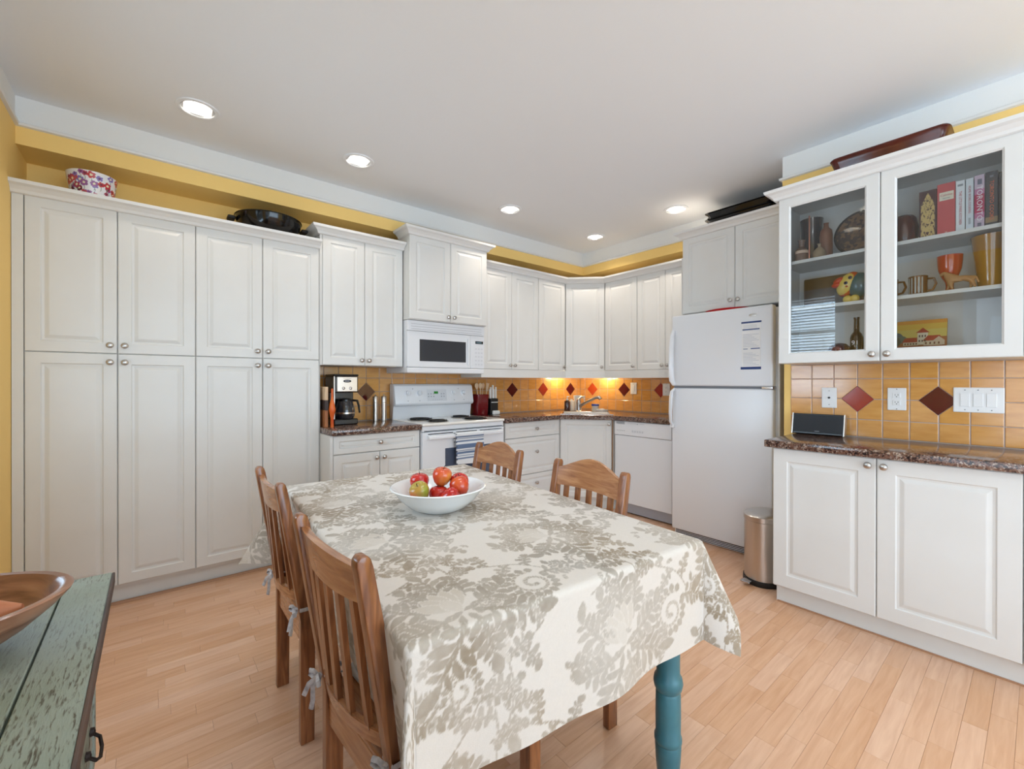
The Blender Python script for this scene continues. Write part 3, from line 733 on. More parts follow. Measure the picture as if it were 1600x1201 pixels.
# ------------------------------------------------------------------ fridge
t = thing('refrigerator', 'white top-freezer refrigerator with notes on its door', 'refrigerator', (3.240, 1.905, 0), RW)
W = .765
MB().box(.006, W-.002, .075, .76, .05, 1.755, .01).build('body', appl, t)
fd = MB().box(0, W-.02, 0, .068, 1.205, 1.767, .014, 3).build('freezer_door', appl, t, smooth=True)
rd = MB().box(0, W-.02, 0, .068, .058, 1.188, .014, 3).build('fridge_door', appl, t, smooth=True)
MB().box(.01, W-.025, .02, .074, 1.187, 1.206).build('gasket', greyp, t)
MB().box(W-.09, W-.02, .0, .05, 1.189, 1.204, .002).build('hinge', chrome, t)
gr = MB().box(.01, W-.02, .035, .075, .006, .054, .002).build('base_grille', appl2, t)
gm = MB()
for k in range(4): gm.box(.02, W-.03, .033, .037, .012+k*.011, .017+k*.011)
gm.build('slot', darkgap, gr, kind='stuff')
MB().tube([(.020, -.003, 1.65), (.018, -.022, 1.60), (.018, -.034, 1.50), (.019, -.042, 1.36), (.022, -.036, 1.25), (.024, -.004, 1.215)], [.010, .014, .015, .016, .016, .012], 10, flat=(1.3, .8)).build('handle', appl2, fd, smooth=True)
MB().tube([(.024, -.004, 1.178), (.022, -.036, 1.16), (.019, -.045, 1.10), (.017, -.048, 1.0), (.015, -.04, .92), (.015, -.012, .885)], [.012, .016, .017, .016, .014, .011], 10, flat=(1.3, .8)).box(.0, .03, -.03, .0, .87, .90, .005).build('handle', appl2, rd, smooth=True)
MB().lathe([(.028, 0), (.028, .002), (0, .003)], 24, sy=.35, M=T(.62, -.0005, 1.705) @ RX(PI/2)).build('badge', nickel, fd, smooth=True)
# two papers held on the freezer door
n1 = thing('note_paper', 'small white note with blue bars at the top of the freezer door', 'paper', (3.2385, 1.905-.545, 1.60), RW)
n1b = MB().box(0, .125, -.001, 0, 0, .062).build('sheet', paperm, n1)
prints('print', [(rect(-.004, .13, .050, .062), (44, 66, 120)), (rect(.004, .118, .002, .010), (60, 84, 138))] + [(rect(.01, .10, .018+.008*k, .020+.008*k), (200, 204, 212)) for k in range(3)], printm, n1, T(0, -.0012, 0))
n2 = thing('note_list', 'long white list with blue bars stuck below the small note', 'paper', (3.2385, 1.905-.545, 1.325), RW)
MB().box(0, .125, -.001, 0, 0, .272).build('sheet', paperm, n2)
prints('print', [(rect(-.008, .128, .0, .018), (44, 66, 120)), (rect(.06, .12, .142, .149), (70, 94, 150)), (rect(.01, .04, .142, .147), (120, 134, 170))] + [(rect(.01, .115-.02*(k % 3), .03+.0105*k, .0325+.0105*k), (196, 200, 210)) for k in range(9)] + [(rect(.01, .115-.015*(k % 4), .16+.0105*k, .1625+.0105*k), (198, 202, 212)) for k in range(9)], printm, n2, T(0, -.0012, 0))
# red dish on top of the fridge
rdish = MB().lathe([(.0, 0), (.10, 0), (.15, .012), (.168, .030), (.172, .030), (.153, .008), (.10, .006), (0, .006)], 36, sy=.75, M=T(3.47, 1.56, 1.768)@RZ(PI/2)).build('serving_dish', redpl, smooth=True)
tag(rdish, 'flat red plastic dish lying on top of the fridge', 'dish')
# wooden pole in the gap beside the fridge
pole = thing('broom', 'wooden pole standing in the gap right of the fridge', 'broom', (3.42, 1.107, 0))
MB().tube([(0, 0, .055), (0.01, .0, 1.30)], .012, 10).build('handle', boardw, pole, smooth=True)
MB().box(-.10, .10, -.018, .018, 0, .06, .006).build('head', blackm, pole)

# ------------------------------------------------------------------ step bin
t = thing('step_bin', 'stainless steel step bin between the fridge and the right base cabinet', 'bin', (2.955, 1.098, 0))
MB().lathe([(.0, 0), (.134, 0), (.138, .006), (.136, .032), (0, .032)], 40, sx=1.06, sy=.87).build('base', blackm, t, smooth=True)
MB().lathe([(.0, .033), (.130, .033), (.130, .385), (0, .385)], 48, sx=1.06, sy=.87).build('body', steel, t, smooth=True)
MB().lathe([(.131, .386), (.134, .388), (.134, .414), (.128, .420), (.08, .426), (0, .427)], 48, sx=1.06, sy=.87).build('lid', steel, t, smooth=True)
MB().box(-.185, -.128, .02, .075, .018, .028, .004).build('pedal', chrome, t)

# ------------------------------------------------------------------ downlights
for k, (x, y) in enumerate(holes):
    lab = ['ceiling downlight nearest the yellow left wall', 'ceiling downlight second from the left, over the coffee maker cabinet', 'ceiling downlight above the microwave end of the cabinets', 'ceiling downlight farthest away, above the corner sink', 'ceiling downlight beside the fridge cabinet'] + ['ceiling downlight over the near left corner of the table', 'ceiling downlight over the near right corner of the table', 'rear ceiling downlight nearest the glazed door', 'rear ceiling downlight nearest the far right corner']
    t = thing('downlight', lab[k], 'ceiling light', (x, y, ZC))
    MB().lathe([(.075, -.0005), (.098, -.0005), (.096, -.006), (.080, -.008), (.075, -.004), (.075, -.0005)], 36, cap=False).build('trim_ring', ceilm, t, smooth=True)
    b = bmesh.new(); seg = 36; pr = [(.075, -.006), (.066, .03), (.060, .075), (.060, .10)]
    rr = [[b.verts.new((r*math.cos(2*PI*i/seg), r*math.sin(2*PI*i/seg), z)) for i in range(seg)] for r, z in pr]
    for a, c in zip(rr, rr[1:]):
        for i in range(seg): b.faces.new((a[i], c[i], c[(i+1) % seg], a[(i+1) % seg]))
    mb = MB(); mb._add(b); mb.build('reflector', reflm, t, smooth=True, recalc=False)
    MB().lathe([(0, .060), (.03, .050), (.048, .044), (.056, .060), (.056, .075), (0, .075)], 28).build('bulb', glow, t, smooth=True)
    l = bpy.data.lights.new('lamp', 'SPOT'); l.energy = SPOT_POWER[k] if k < 5 else (17 if k < 7 else 8); l.color = (1, .88, .74) if k < 5 else (.88, .94, 1); l.spot_size = math.radians(125 if k < 5 or k > 6 else 88); l.spot_blend = .8; l.shadow_soft_size = .05
    lo = bpy.data.objects.new('lamp', l); COL.objects.link(lo); lo.parent = t; lo.location = (0, 0, .035)
# added dome lamp behind the camera, out of view, for soft fill from above
t = thing('ceiling_lamp', 'round flush dome lamp on the ceiling behind the camera', 'ceiling light', (.72, -.30, ZC))
MB().lathe([(0, 0), (.20, 0), (.20, -.018), (.19, -.022), (0, -.022)], 40).build('rim', nickel, t, smooth=True)
MB().lathe([(.185, -.0225), (.18, -.04), (.14, -.062), (.07, -.076), (0, -.08)], 40).build('shade', mat('lamp_shade_glass', (250, 248, 242), .4, emit=((250, 248, 240), 3.)), t, smooth=True)
l = bpy.data.lights.new('lamp', 'AREA'); l.shape = 'DISK'; l.size = .42; l.energy = 7; l.color = (.84, .92, 1.); lo = bpy.data.objects.new('lamp', l); COL.objects.link(lo); lo.parent = t; lo.location = (0, 0, -.085)
# under-cabinet lights by the sink
for k, (x, y) in enumerate(((3.60, 3.47), (3.91, 3.14))):
    t = thing('under_cabinet_light', ['small puck light under the cabinet left of the corner', 'small puck light under the cabinet right of the corner'][k], 'light', (x, y, ZUB))
    MB().lathe([(0, 0), (.034, 0), (.034, -.014), (.028, -.018), (0, -.018)], 24).build('housing', whitepl, t, smooth=True)
    l = bpy.data.lights.new('lamp', 'POINT'); l.energy = 3.0; l.color = (1, .80, .46); l.shadow_soft_size = .03
    lo = bpy.data.objects.new('lamp', l); COL.objects.link(lo); lo.parent = t; lo.location = (0, 0, -.055)
#@@PART2
# ------------------------------------------------------------------ dining table
TC, TH = (.865, 1.41), math.radians(-4.5)
TA, TB, TZ, CL = .45, .725, .765, .30
t = thing('dining_table', 'dining table with turned teal legs under the floral cloth', 'table', (TC[0], TC[1], 0), TH)
MB().box(-TA+.017, TA-.017, -TB+.017, TB-.017, TZ-.032, TZ-.003, .006).build('tabletop', boardw, t)
for a, b, c, d_ in ((-.36, .36, -.655, -.635), (-.36, .36, .635, .655), (-.38, -.36, -.62, .62), (.36, .38, -.62, .62)):
    MB().box(a, b, c, d_, .635, TZ-.033).build('apron', teal, t)
legp = [(.026, 0), (.030, .008), (.024, .018), (.031, .05), (.036, .10), (.038, .145), (.036, .150), (.040, .156), (.040, .168), (.036, .174), (.037, .235), (.036, .300), (.033, .306), (.040, .316), (.043, .332), (.040, .348), (.034, .356), (.034, .40), (.036, .48), (.040, .58), (.040, .62), (0, .62)]
for sx_ in (-1, 1):
    for sy_ in (-1, 1):
        MB().lathe([(0, 0)]+legp, 24, c=(.39 if sx_ > 0 else -.378, sy_*.665, 0)).box((.39 if sx_ > 0 else -.378)-.042, (.39 if sx_ > 0 else -.378)+.042, sy_*.665-.042, sy_*.665+.042, .60, TZ-.033, .003).build('leg', teal, t, smooth=True)

# tablecloth: printed linen, pattern drawn into a per-vertex colour attribute
def damask(W_, H_, res):
    nx_, ny_ = int(W_/res)+1, int(H_/res)+1
    xs_ = np.arange(nx_)*res; ys_ = np.arange(ny_)*res
    X, Y = np.meshgrid(xs_, ys_, indexing='ij'); m1 = np.zeros_like(X); m2 = np.zeros_like(X)
    r_ = np.random.default_rng(3)
    def lobe(cx, cy, ang, L, w, tone=1., grp=m1, p=1.35, halo=.0022, bend=0.):
        R = L*1.2+.01
        i0, i1 = max(0, int((cx-R)/res)), min(nx_, int((cx+R)/res)+2); j0, j1 = max(0, int((cy-R)/res)), min(ny_, int((cy+R)/res)+2)
        if i0 >= i1 or j0 >= j1: return
        x, y = X[i0:i1, j0:j1]-cx, Y[i0:i1, j0:j1]-cy
        u = (x*math.cos(ang)+y*math.sin(ang)); v = (-x*math.sin(ang)+y*math.cos(ang)); v = v-bend*u*u/L
        uu = np.clip(u/L, 0, 1); hw_ = w*np.power(np.sin(PI*np.power(uu, p)), .75)
        d = hw_-np.abs(v); inside = (u > -halo) & (u < L+halo)
        cl_ = np.clip((d+halo)/.0016, 0, 1)*inside
        for g_ in (m1, m2): g_[i0:i1, j0:j1] *= 1-cl_
        a = np.clip(d/.0016, 0, 1)*((u > 0) & (u < L))
        grp[i0:i1, j0:j1] = np.maximum(grp[i0:i1, j0:j1], a*tone)
    def acanthus(cx, cy, ang, L, w, curl=0., n=4, tone=.9, grp=m1):
        """curved spine with rounded lobes on both sides, tip curling over"""
        for k in range(n):
            f = .22+.62*k/(n-1); a = ang+curl*f; px = cx+L*f*math.cos(ang+curl*f*.5)*.8; py = cy+L*f*math.sin(ang+curl*f*.5)*.8
            q = 1-.45*abs(f-.45)/.45
            for sd in (-1, 1):
                lobe(px, py, a+sd*(.80-.30*f), L*.42*q, w*.27*q, tone*r_.uniform(.85, 1.05), grp, 1.5, .0016, sd*.3)
        for k in range(7):
            f = k/6; px = cx+L*f*.8*math.cos(ang+curl*f*.5); py = cy+L*f*.8*math.sin(ang+curl*f*.5)
            lobe(px-.004*math.cos(ang), py-.004*math.sin(ang), ang+curl*f, L*.26, w*.17*(1-.4*f), tone, grp, 1., .0, 0)
        px = cx+L*.78*math.cos(ang+curl*.4); py = cy+L*.78*math.sin(ang+curl*.4)
        lobe(px, py, ang+curl*1.25, L*.42, w*.30, tone, grp, 1.3, .0010, curl*.4)
    def bloom(cx, cy, a0, s):
        for k in range(5):
            a = a0+PI+(k-2)*.66; acanthus(cx+.025*s*math.cos(a), cy+.025*s*math.sin(a), a, (.15 if k % 2 else .12)*s, .050*s, (k-2)*.35, 4, .85+.1*(k % 2))
        for k in range(4):
            a = a0+(k-1.5)*.62; acanthus(cx+.045*s*math.cos(a), cy+.045*s*math.sin(a), a, (.12 if k % 2 else .095)*s, .045*s, (k-1.5)*-.5, 4, .8)
        for k in range(5):
            a = a0+(k-2)*.34; lobe(cx, cy, a, .085*s, .016*s, .75, m2, 1.2, .0022, 0)
        lobe(cx-.01*s*math.cos(a0), cy-.01*s*math.sin(a0), a0, .06*s, .017*s, .55, m2, 1.1, .002)
        for k in (-1, 1): lobe(cx-.012*math.cos(a0), cy-.012*math.sin(a0), a0+k*1.35, .035*s, .008*s, .9, m1, 1.2, .001, k*.4)
    def paisley(cx, cy, a0, s):
        for k in range(15):
            f = k/14; a = a0+f*1.75*PI; rr = .052*s*(1-.25*f); lobe(cx+rr*math.cos(a), cy+rr*math.sin(a), a+.2, .026*s, .0115*s, .85, m1, 1., .0008)
        for k in range(60):
            f = k/59; a = a0+.1+f*2.9*PI; rr = .047*s*(1-f)**.9+.005; lobe(cx+rr*math.cos(a), cy+rr*math.sin(a), a+PI/2, .014*s+.003, .0044*s+.0008, .9, m1 if k % 2 else m2, 1., .0)
        acanthus(cx+.05*s*math.cos(a0-.5), cy+.05*s*math.sin(a0-.5), a0-.9, .11*s, .042*s, -.7, 4, .9)
    def vine(cx, cy, a0, s, n=6):
        x, y, a = cx, cy, a0
        for k in range(n*4):
            lobe(x, y, a, .018*s, .0028*s, .85, m1, 1., .0); x += .012*s*math.cos(a); y += .012*s*math.sin(a); a += .11*math.sin(k*.35)
            if k % 4 == 2: sd = 1 if (k//4) % 2 else -1; acanthus(x, y, a+sd*.8, .058*s, .036*s, sd*.6, 3, r_.uniform(.65, .95), m1 if k % 8 else m2)
    px_, py_ = .42, .46
    for i in range(-1, int(W_/px_)+2):
        for j in range(-1, int(H_/py_)+2):
            ox, oy = i*px_-.09, j*py_+(i % 2)*py_/2-.02; q = r_.uniform
            vine(ox+.02, oy+.28, .4, 1.25, 6); vine(ox+.24, oy+.02, 1.5, 1.2, 6); vine(ox+.40, oy+.20, 2.2, 1.1, 5); vine(ox+.20, oy+.30, 1.2, 1.1, 5)
            paisley(ox+.33, oy+.15, 1.1, 1.); acanthus(ox+.36, oy+.38, -.6, .11, .05, .8, 4, .8); acanthus(ox+.21, oy+.44, 2.4, .10, .045, -.8, 4, .7, m2)
            paisley(ox+.10, oy+.42, 3.9, .72); bloom(ox+.13, oy+.14, 1.9+.5*(j % 2), 1.12)
            for k in range(10):
                x_, y_, a_ = ox+q(0, px_), oy+q(0, py_), q(0, 6.28)
                for b_ in (-.8, 0, .8): lobe(x_, y_, a_+b_, q(.014, .022), .0055, q(.6, .9), m1, 1.2, .0008)
    # watercolour fade: smooth noise over the print
    def sn(freq):
        gx, gy = int(W_*freq)+3, int(H_*freq)+3; g_ = r_.random((gx, gy)); fx, fy = X*freq, Y*freq; ix, iy = fx.astype(int), fy.astype(int); tx, ty = fx-ix, fy-iy
        tx = tx*tx*(3-2*tx); ty = ty*ty*(3-2*ty)
        return (g_[ix, iy]*(1-tx)+g_[ix+1, iy]*tx)*(1-ty)+(g_[ix, iy+1]*(1-tx)+g_[ix+1, iy+1]*tx)*ty
    fade = .45+.55*sn(9)+.14*sn(110); wob = sn(5)
    m1 = np.clip(m1*fade, 0, 1); m2 = np.clip(m2*(fade-.1)*.75, 0, 1)
    base = np.array(lin((214, 207, 199))); c1 = np.array(lin((142, 121, 90))); c2 = np.array(lin((174, 162, 144))); c3 = np.array(lin((140, 134, 124)))
    cc = c1*(1-wob[..., None])+c3*wob[..., None]
    out = base*(1-m2[..., None])+c2*m2[..., None]; out = out*(1-m1[..., None])+cc*m1[..., None]
    out *= (1-.05*sn(260)[..., None]*.8)
    return nx_, ny_, out
RES = .0034
CLB, CLR = .335, .172
CW, CHh = 2*TA+CLR+CLB, 2*TB+CL+.30
nx_, ny_, pc = damask(CW, CHh, RES)
S, U = np.meshgrid(np.arange(nx_)*RES-TA-CLB, np.arange(ny_)*RES-TB-CL, indexing='ij')
ex = np.maximum(np.abs(S)-TA, 0); ey = np.maximum(np.abs(U)-TB, 0); rho = np.hypot(ex, ey); phi = np.arctan2(ey, ex)
sgx, sgy = np.sign(S), np.sign(U)
cxs, cys = np.clip(S, -TA, TA), np.clip(U, -TB, TB)
cnr = np.sin(2*phi)**2
flare = np.where((sgx > 0) & (sgy < 0), .40, np.where((sgx < 0) & (sgy > 0), .62, np.where((sgx < 0) & (sgy < 0), .16, .5)))
side = np.where(ex > 0, np.where(sgx < 0, -.12, .08), .03)
wave = np.where(cnr < 1e-9, .055*np.sin(U*11.+.6)*(ex > 0)*(sgx > 0)+.035*np.sin(S*10.5+1.4)*(ey > 0)+.02*np.sin(S*23)*(ey > 0), 0)
wave_c = np.where(cnr > 1e-9, 1, 0)*np.exp(-0*phi)
edge_s = .055*np.sin(sgy*TB*11.+.6)*(sgx > 0); edge_t = .035*np.sin(sgx*TA*10.5+1.4)+.02*np.sin(sgx*TA*23)
f_ = phi/(PI/2)
alpha = np.where(cnr > 1e-9, (np.where(sgx < 0, -.12, .08)+edge_s)*(1-f_)+(.03+edge_t)*f_+flare*cnr, side+wave)
alpha = np.maximum(alpha, -.18)
RR = .015; q1 = RR*PI/2; ang_ = np.minimum(rho/RR, PI/2-alpha*.9); rem = np.maximum(rho-RR*(PI/2-alpha*.9), 0)
outw = RR*np.sin(ang_)+rem*np.sin(alpha); down = RR*(1-np.cos(ang_))+rem*np.cos(alpha)
dirx, diry = np.where(rho > 0, np.cos(phi)*sgx, 0), np.where(rho > 0, np.sin(phi)*sgy, 0)
PX, PY, PZ = cxs+dirx*outw, cys+diry*outw, TZ-down
# soft puckers on the flat top and slight sag wrinkles
PZ = PZ + np.where(rho == 0, .0006+.0006*np.sin(S*31+U*17)*np.sin(U*23-S*9), 0)
onseat = (sgx < 0) & (ex > 0) & ((np.abs(U+.39) < .215) | (np.abs(U-.38) < .215)); defi = np.where(onseat, np.maximum(.487-PZ, 0), 0)
PZ = PZ+defi*.97; PX = PX+defi*.9
V = np.stack([PX, PY, PZ], -1).reshape(-1, 3)
idx = np.arange(nx_*ny_).reshape(nx_, ny_)
quads = np.stack([idx[:-1, :-1], idx[1:, :-1], idx[1:, 1:], idx[:-1, 1:]], -1).reshape(-1, 4)
me = bpy.data.meshes.new('tablecloth'); me.vertices.add(len(V)); me.vertices.foreach_set('co', V.astype(np.float32).ravel())
me.loops.add(quads.size); me.loops.foreach_set('vertex_index', quads.astype(np.int32).ravel())
me.polygons.add(len(quads)); me.polygons.foreach_set('loop_start', np.arange(0, quads.size, 4, dtype=np.int32))
try: me.polygons.foreach_set('loop_total', np.full(len(quads), 4, dtype=np.int32))
except Exception: pass
me.polygons.foreach_set('use_smooth', np.ones(len(quads), dtype=bool)); me.update(calc_edges=True); me.validate()
ca = me.color_attributes.new('Col', 'FLOAT_COLOR', 'POINT'); cc4 = np.ones((len(V), 4), dtype=np.float32); cc4[:, :3] = pc.reshape(-1, 3); ca.data.foreach_set('color', cc4.ravel())
me.materials.append(linen)
cl = bpy.data.objects.new('tablecloth', me); COL.objects.link(cl); cl.location = (TC[0], TC[1], 0); cl.rotation_euler = (0, 0, TH)
tag(cl, 'cream tablecloth with taupe floral print draped over the dining table', 'tablecloth')

# ------------------------------------------------------------------ chairs
SWAP = Matrix(((0, 0, 1, 0), (1, 0, 0, 0), (0, 1, 0, 0), (0, 0, 0, 1)))   # (a,b,c)->(x=c,y=a,z=b)
def ypost(z): return 0 if z < .42 else -.078*(z-.42)/.48
def make_chair(name, label, loc, rz, arch, hw=.182, nsl=5):
    t = thing(name, label, 'chair', loc, rz)
    for s in (-1, 1):
        pf = [(.0, 0), (.0, .42), (ypost(.88), .88), (ypost(.9)+.004, .892), (ypost(.9)+.011, .900), (ypost(.9)+.024, .900), (ypost(.9)+.032, .892), (ypost(.9)+.036, .876), (.047, .42), (.044, 0)]
        MB().prism(pf, s*hw-.0145, s*hw+.0145, M=SWAP, bev=.0025).build('leg', chairw, t, smooth=True, angle=50)
        MB().box(s*(hw+.01)-.02, s*(hw+.01)+.02, .375, .415, 0, .425, .003).build('leg', chairw, t)
        MB().box(s*(hw+.006)-.010, s*(hw+.006)+.010, .052, .376, .345, .425, .002).build('apron', chairw, t)
    MB().box(-hw+.0145, hw-.0145, .006, .028, .335, .418, .003).build('apron', crestw, t)
    MB().box(-hw+.01, hw-.01, .385, .405, .345, .425, .002).build('apron', crestw, t)
    MB().prism([(-hw-.02, .43), (hw+.02, .43), (hw-.016, .055), (hw-.018, .0), (-hw+.018, .0), (-hw+.016, .055)], .427, .446, bev=.004).build('seat', crestw, t, smooth=True)
    def curved(zt, zb, th, bow, y0=.014, N=20):
        b = bmesh.new(); R = []
        for i in range(N+1):
            x = -hw+.014+(2*hw-.028)*i/N; q = x/hw; cv = -bow*(1-q*q); z1, z0 = zt(q), zb(q)
            R.append([b.verts.new(p) for p in ((x, ypost(z0)+y0+cv, z0), (x, ypost(z0)+y0+cv+th, z0), (x, ypost(z1)+y0+cv+th, z1), (x, ypost(z1)+y0+cv, z1))])
        for a, c in zip(R, R[1:]):
            for k in range(4): b.faces.new((a[k], a[(k+1) % 4], c[(k+1) % 4], c[k]))
        b.faces.new(R[0]); b.faces.new(R[-1][::-1])
        ed = [e for e in b.edges if abs(e.verts[0].co.x-e.verts[1].co.x) > 1e-5]
        bmesh.ops.bevel(b, geom=ed, offset=.003, segments=2, affect='EDGES'); return b
    cb = MB(); cb._add(curved(lambda q: .868+arch*(max(0, math.cos(q*PI/2))**1.6), lambda q: .795-.010*(1-q*q)*(arch < .02)+.006*(1-q*q)*(arch > .02), .018, .020)); cb.build('crest_rail', crestw, t, smooth=True)
    lb = MB(); lb._add(curved(lambda q: .516, lambda q: .476, .016, .040)); lb.build('lower_rail', crestw, t, smooth=True)
    for k in range(nsl):
        x = (k-(nsl-1)/2)*(2*hw-.05)/(nsl+.2); q = x/hw; cv0, cv1 = -.040*(1-q*q), -.020*(1-q*q)
        z0, z1 = .508, .80
        b = bmesh.new(); R = []
        for z, cv in ((z0, cv0), (z1, cv1)):
            y = ypost(z)+.016+cv; R.append([b.verts.new(p) for p in ((x-.011, y, z), (x+.011, y, z), (x+.011, y+.012, z), (x-.011, y+.012, z))])
        for k2 in range(4): b.faces.new((R[0][k2], R[0][(k2+1) % 4], R[1][(k2+1) % 4], R[1][k2]))
        b.faces.new(R[0]); b.faces.new(R[1]); mb = MB(); mb._add(b); mb.build('slat', chairw, t)
    return t
def make_cushion(label, loc, rz, hw=.182, flip=1):
    t = thing('seat_cushion', label, 'cushion', loc, rz, 'cushions tied to the dining chairs')
    MB().prism([(-hw-.01, .41), (hw+.01, .41), (hw-.02, .055), (-hw+.02, .055)], .448, .480, bev=.012, seg=3).build('pad', cushm, t, smooth=True)
    for s in (-1, 1):
        x = s*hw; z = .462; m = MB()
        # band round the post
        m.tube([(x-s*.024, .06, z), (x-s*.018, -.004, z+.004), (x, -.006, z+.002), (x+s*.018, -.003, z), (x+s*.018, .056, z-.002), (x-s*.02, .058, z)], .0045, 6, flat=(1.5, .5))
        kx, ky = x+s*.004, -.012
        m.lathe([(0, -.007), (.007, -.004), (.008, 0), (.007, .005), (0, .008)], 8, c=(kx, ky, z))
        for q in (-1, 1):
            m.tube([(kx, ky, z), (kx+q*.012, ky-.010, z+.012), (kx+q*.030, ky-.014, z+.006), (kx+q*.034, ky-.012, z-.006), (kx+q*.018, ky-.008, z-.008), (kx, ky, z)], .0035, 6, flat=(1.6, .5))
        m.tube([(kx, ky, z), (kx-.012, ky-.012, z-.03), (kx-.006, ky-.014, z-.062), (kx-.014, ky-.016, z-.088)], .004, 6, flat=(1.6, .4))
        m.tube([(kx, ky, z), (kx+.016*s, ky-.02, z-.02), (kx+.026*s, ky-.03, z-.052)], .004, 6, flat=(1.6, .4))
        m.build('tie', tiem, t, smooth=True)
    return t
CH = [('oak slat-back chair at near left, closest to the camera', (.360, 1.022, 0), -PI/2+.06, .004, 'left near'),
      ('oak slat-back chair at the far left side of the table', (.386, 1.788, 0), -PI/2, .004, 'left far'),
      ('arched oak chair on the far side of the table, in front of the stove', (1.340, 1.815, 0), PI/2-.04, .052, 'right far'),
      ('arched oak chair on the right side of the table, in front of the dishwasher', (1.300, 1.165, 0), PI/2-.055, .052, 'right near')]
for lab, loc, rz, arch, w in CH:
    make_chair('dining_chair', lab, loc, rz, arch)
    make_cushion({'left near': 'light cushion tied on the closest oak chair', 'left far': 'light cushion tied on the far left oak chair', 'right far': 'light cushion on the arched chair in front of the stove', 'right near': 'light cushion on the arched chair in front of the dishwasher'}[w], loc, rz)

# ------------------------------------------------------------------ fruit bowl and apples
FB = (.812, 1.412)
b = MB().lathe([(0, 0), (.070, 0), (.074, .003), (.105, .016), (.138, .045), (.158, .072), (.171, .083), (.174, .086), (.170, .089), (.156, .080), (.134, .052), (.100, .024), (.065, .012), (0, .011)], 56, c=(FB[0], FB[1], TZ+.0015)).build('fruit_bowl', ceram, smooth=True)
tag(b, 'wide white ceramic bowl of apples on the tablecloth', 'bowl')
def applemat(name, a, b_):
    return ramp_mat(name, 9, [(.34, a), (.52, tuple((x+y)//2 for x, y in zip(a, b_))), (.66, b_)], .22, .4, stretch=(1, 1, .5))
am = [applemat('apple_red', (176, 22, 24), (214, 60, 40)), applemat('apple_red_yellow', (196, 36, 26), (224, 160, 70)), applemat('apple_green', (150, 168, 60), (206, 90, 50))]
stemm = mat('stem', (70, 50, 30), .7)
fx, lx = Vector((.635, .772, 0)), Vector((.772, -.635, 0))
AP = [(-.052, -.030, .048, 2, 'greenish-yellow apple at the front left of the white bowl', .5), (.002, .024, .084, 1, 'topmost red-yellow apple in the white bowl', .2), (.070, .056, .058, 0, 'red apple at the back right of the white bowl', -.4),
      (.020, -.062, .050, 0, 'red apple at the front of the white bowl showing its hollow end', 1.2), (.092, -.018, .060, 1, 'orange-red apple at the right of the white bowl', .6), (-.078, .036, .058, 0, 'dark red apple at the back left of the white bowl', 0), (.0, .005, .0175, 0, 'red apple at the bottom of the pile in the white bowl', 0)]
for l_, d_, z_, k, lab, tilt in AP:
    p = Vector((FB[0], FB[1], 0))+lx*l_+fx*d_; r = .036
    t = thing('apple', lab, 'apple', (p.x, p.y, TZ+z_+ (0 if z_ < .02 else 0)), 0, 'apples in the white bowl', rot=(tilt, tilt*.5, l_*30))
    pr = [(0, -.86), (.18, -.93), (.42, -.92), (.72, -.62), (.93, -.15), (1.0, .2), (.93, .55), (.72, .80), (.45, .90), (.22, .86), (.08, .74), (0, .68)]
    MB().lathe([(a*r, b2*r+r*.93) for a, b2 in pr], 24).build('flesh', am[k], t, smooth=True, angle=80)
    MB().tube([(0, 0, r*1.6), (.002, 0, r*1.95), (.005, .001, r*2.1)], .0013, 6).build('stem', stemm, t)

# ------------------------------------------------------------------ sage dresser with wooden bowl
t = thing('dresser', 'low antique dresser with distressed sage green top at lower left', 'dresser', (-.30, .74, 0))
DX0, DX1, DY0_, DY1_ = -.235, .236, -.49, .545
for a, b in ((DX0, -.04), (-.037, .160), (.163, DX1-.005)):
    MB().box(a, b, DY0_, DY1_, .796, .82, .0015, 1).build('plank', greenp, t)
MB().box(DX1-.0048, DX1, DY0_, DY1_, .7965, .8192, .0015, 2).build('edge_strip', brownedge, t)
MB().box(DX0+.01, DX1-.035, DY0_+.02, DY1_-.02, .06, .7955).build('body', pinkw, t)
for k, (a, b) in enumerate(((-.46, -.20), (-.17, .18), (.21, .51))):
    MB().box(DX1-.036, DX1-.032, a-.008, b+.008, .44, .675).build('drawer_gap', darkgap, t)
    d = MB().panel(a, b, .45, .665, 0, .012, .03, M=T(DX1-.028, 0, 0) @ RZ(PI/2) @ T(0, 0, 0)).build('drawer_front', greenp, t)
    yy = (a+b)/2
    MB().tube([(DX1-.027, yy-.035, .575), (DX1-.014, yy-.034, .562), (DX1-.010, yy-.015, .553), (DX1-.010, yy+.015, .553), (DX1-.014, yy+.034, .562), (DX1-.027, yy+.035, .575)], .003, 8).lathe([(0, 0), (.008, 0), (.007, .006), (0, .008)], 10, M=T(DX1-.0275, yy-.035, .575) @ RY(PI/2)).lathe([(0, 0), (.008, 0), (.007, .006), (0, .008)], 10, M=T(DX1-.0275, yy+.035, .575) @ RY(PI/2)).build('handle', mat('dark_iron', (40, 30, 26), .5, .6), d)
for sx_ in (DX0+.03, DX1-.06):
    for sy_ in (DY0_+.05, DY1_-.05): MB().box(sx_-.02, sx_+.02, sy_-.02, sy_+.02, 0, .0595, .003).build('foot', pinkw, t)
WB = (-.300, 1.015)
b = MB().lathe([(0, 0), (.085, 0), (.112, .010), (.150, .034), (.182, .062), (.197, .079), (.199, .083), (.196, .085), (.186, .084), (.180, .078), (.160, .052), (.128, .028), (.08, .015), (0, .013)], 72, c=(WB[0], WB[1], .8205), sy=.70).build('wooden_bowl', bowlw, smooth=True)
tag(b, 'large oval carved wooden bowl standing on the sage green dresser', 'bowl')
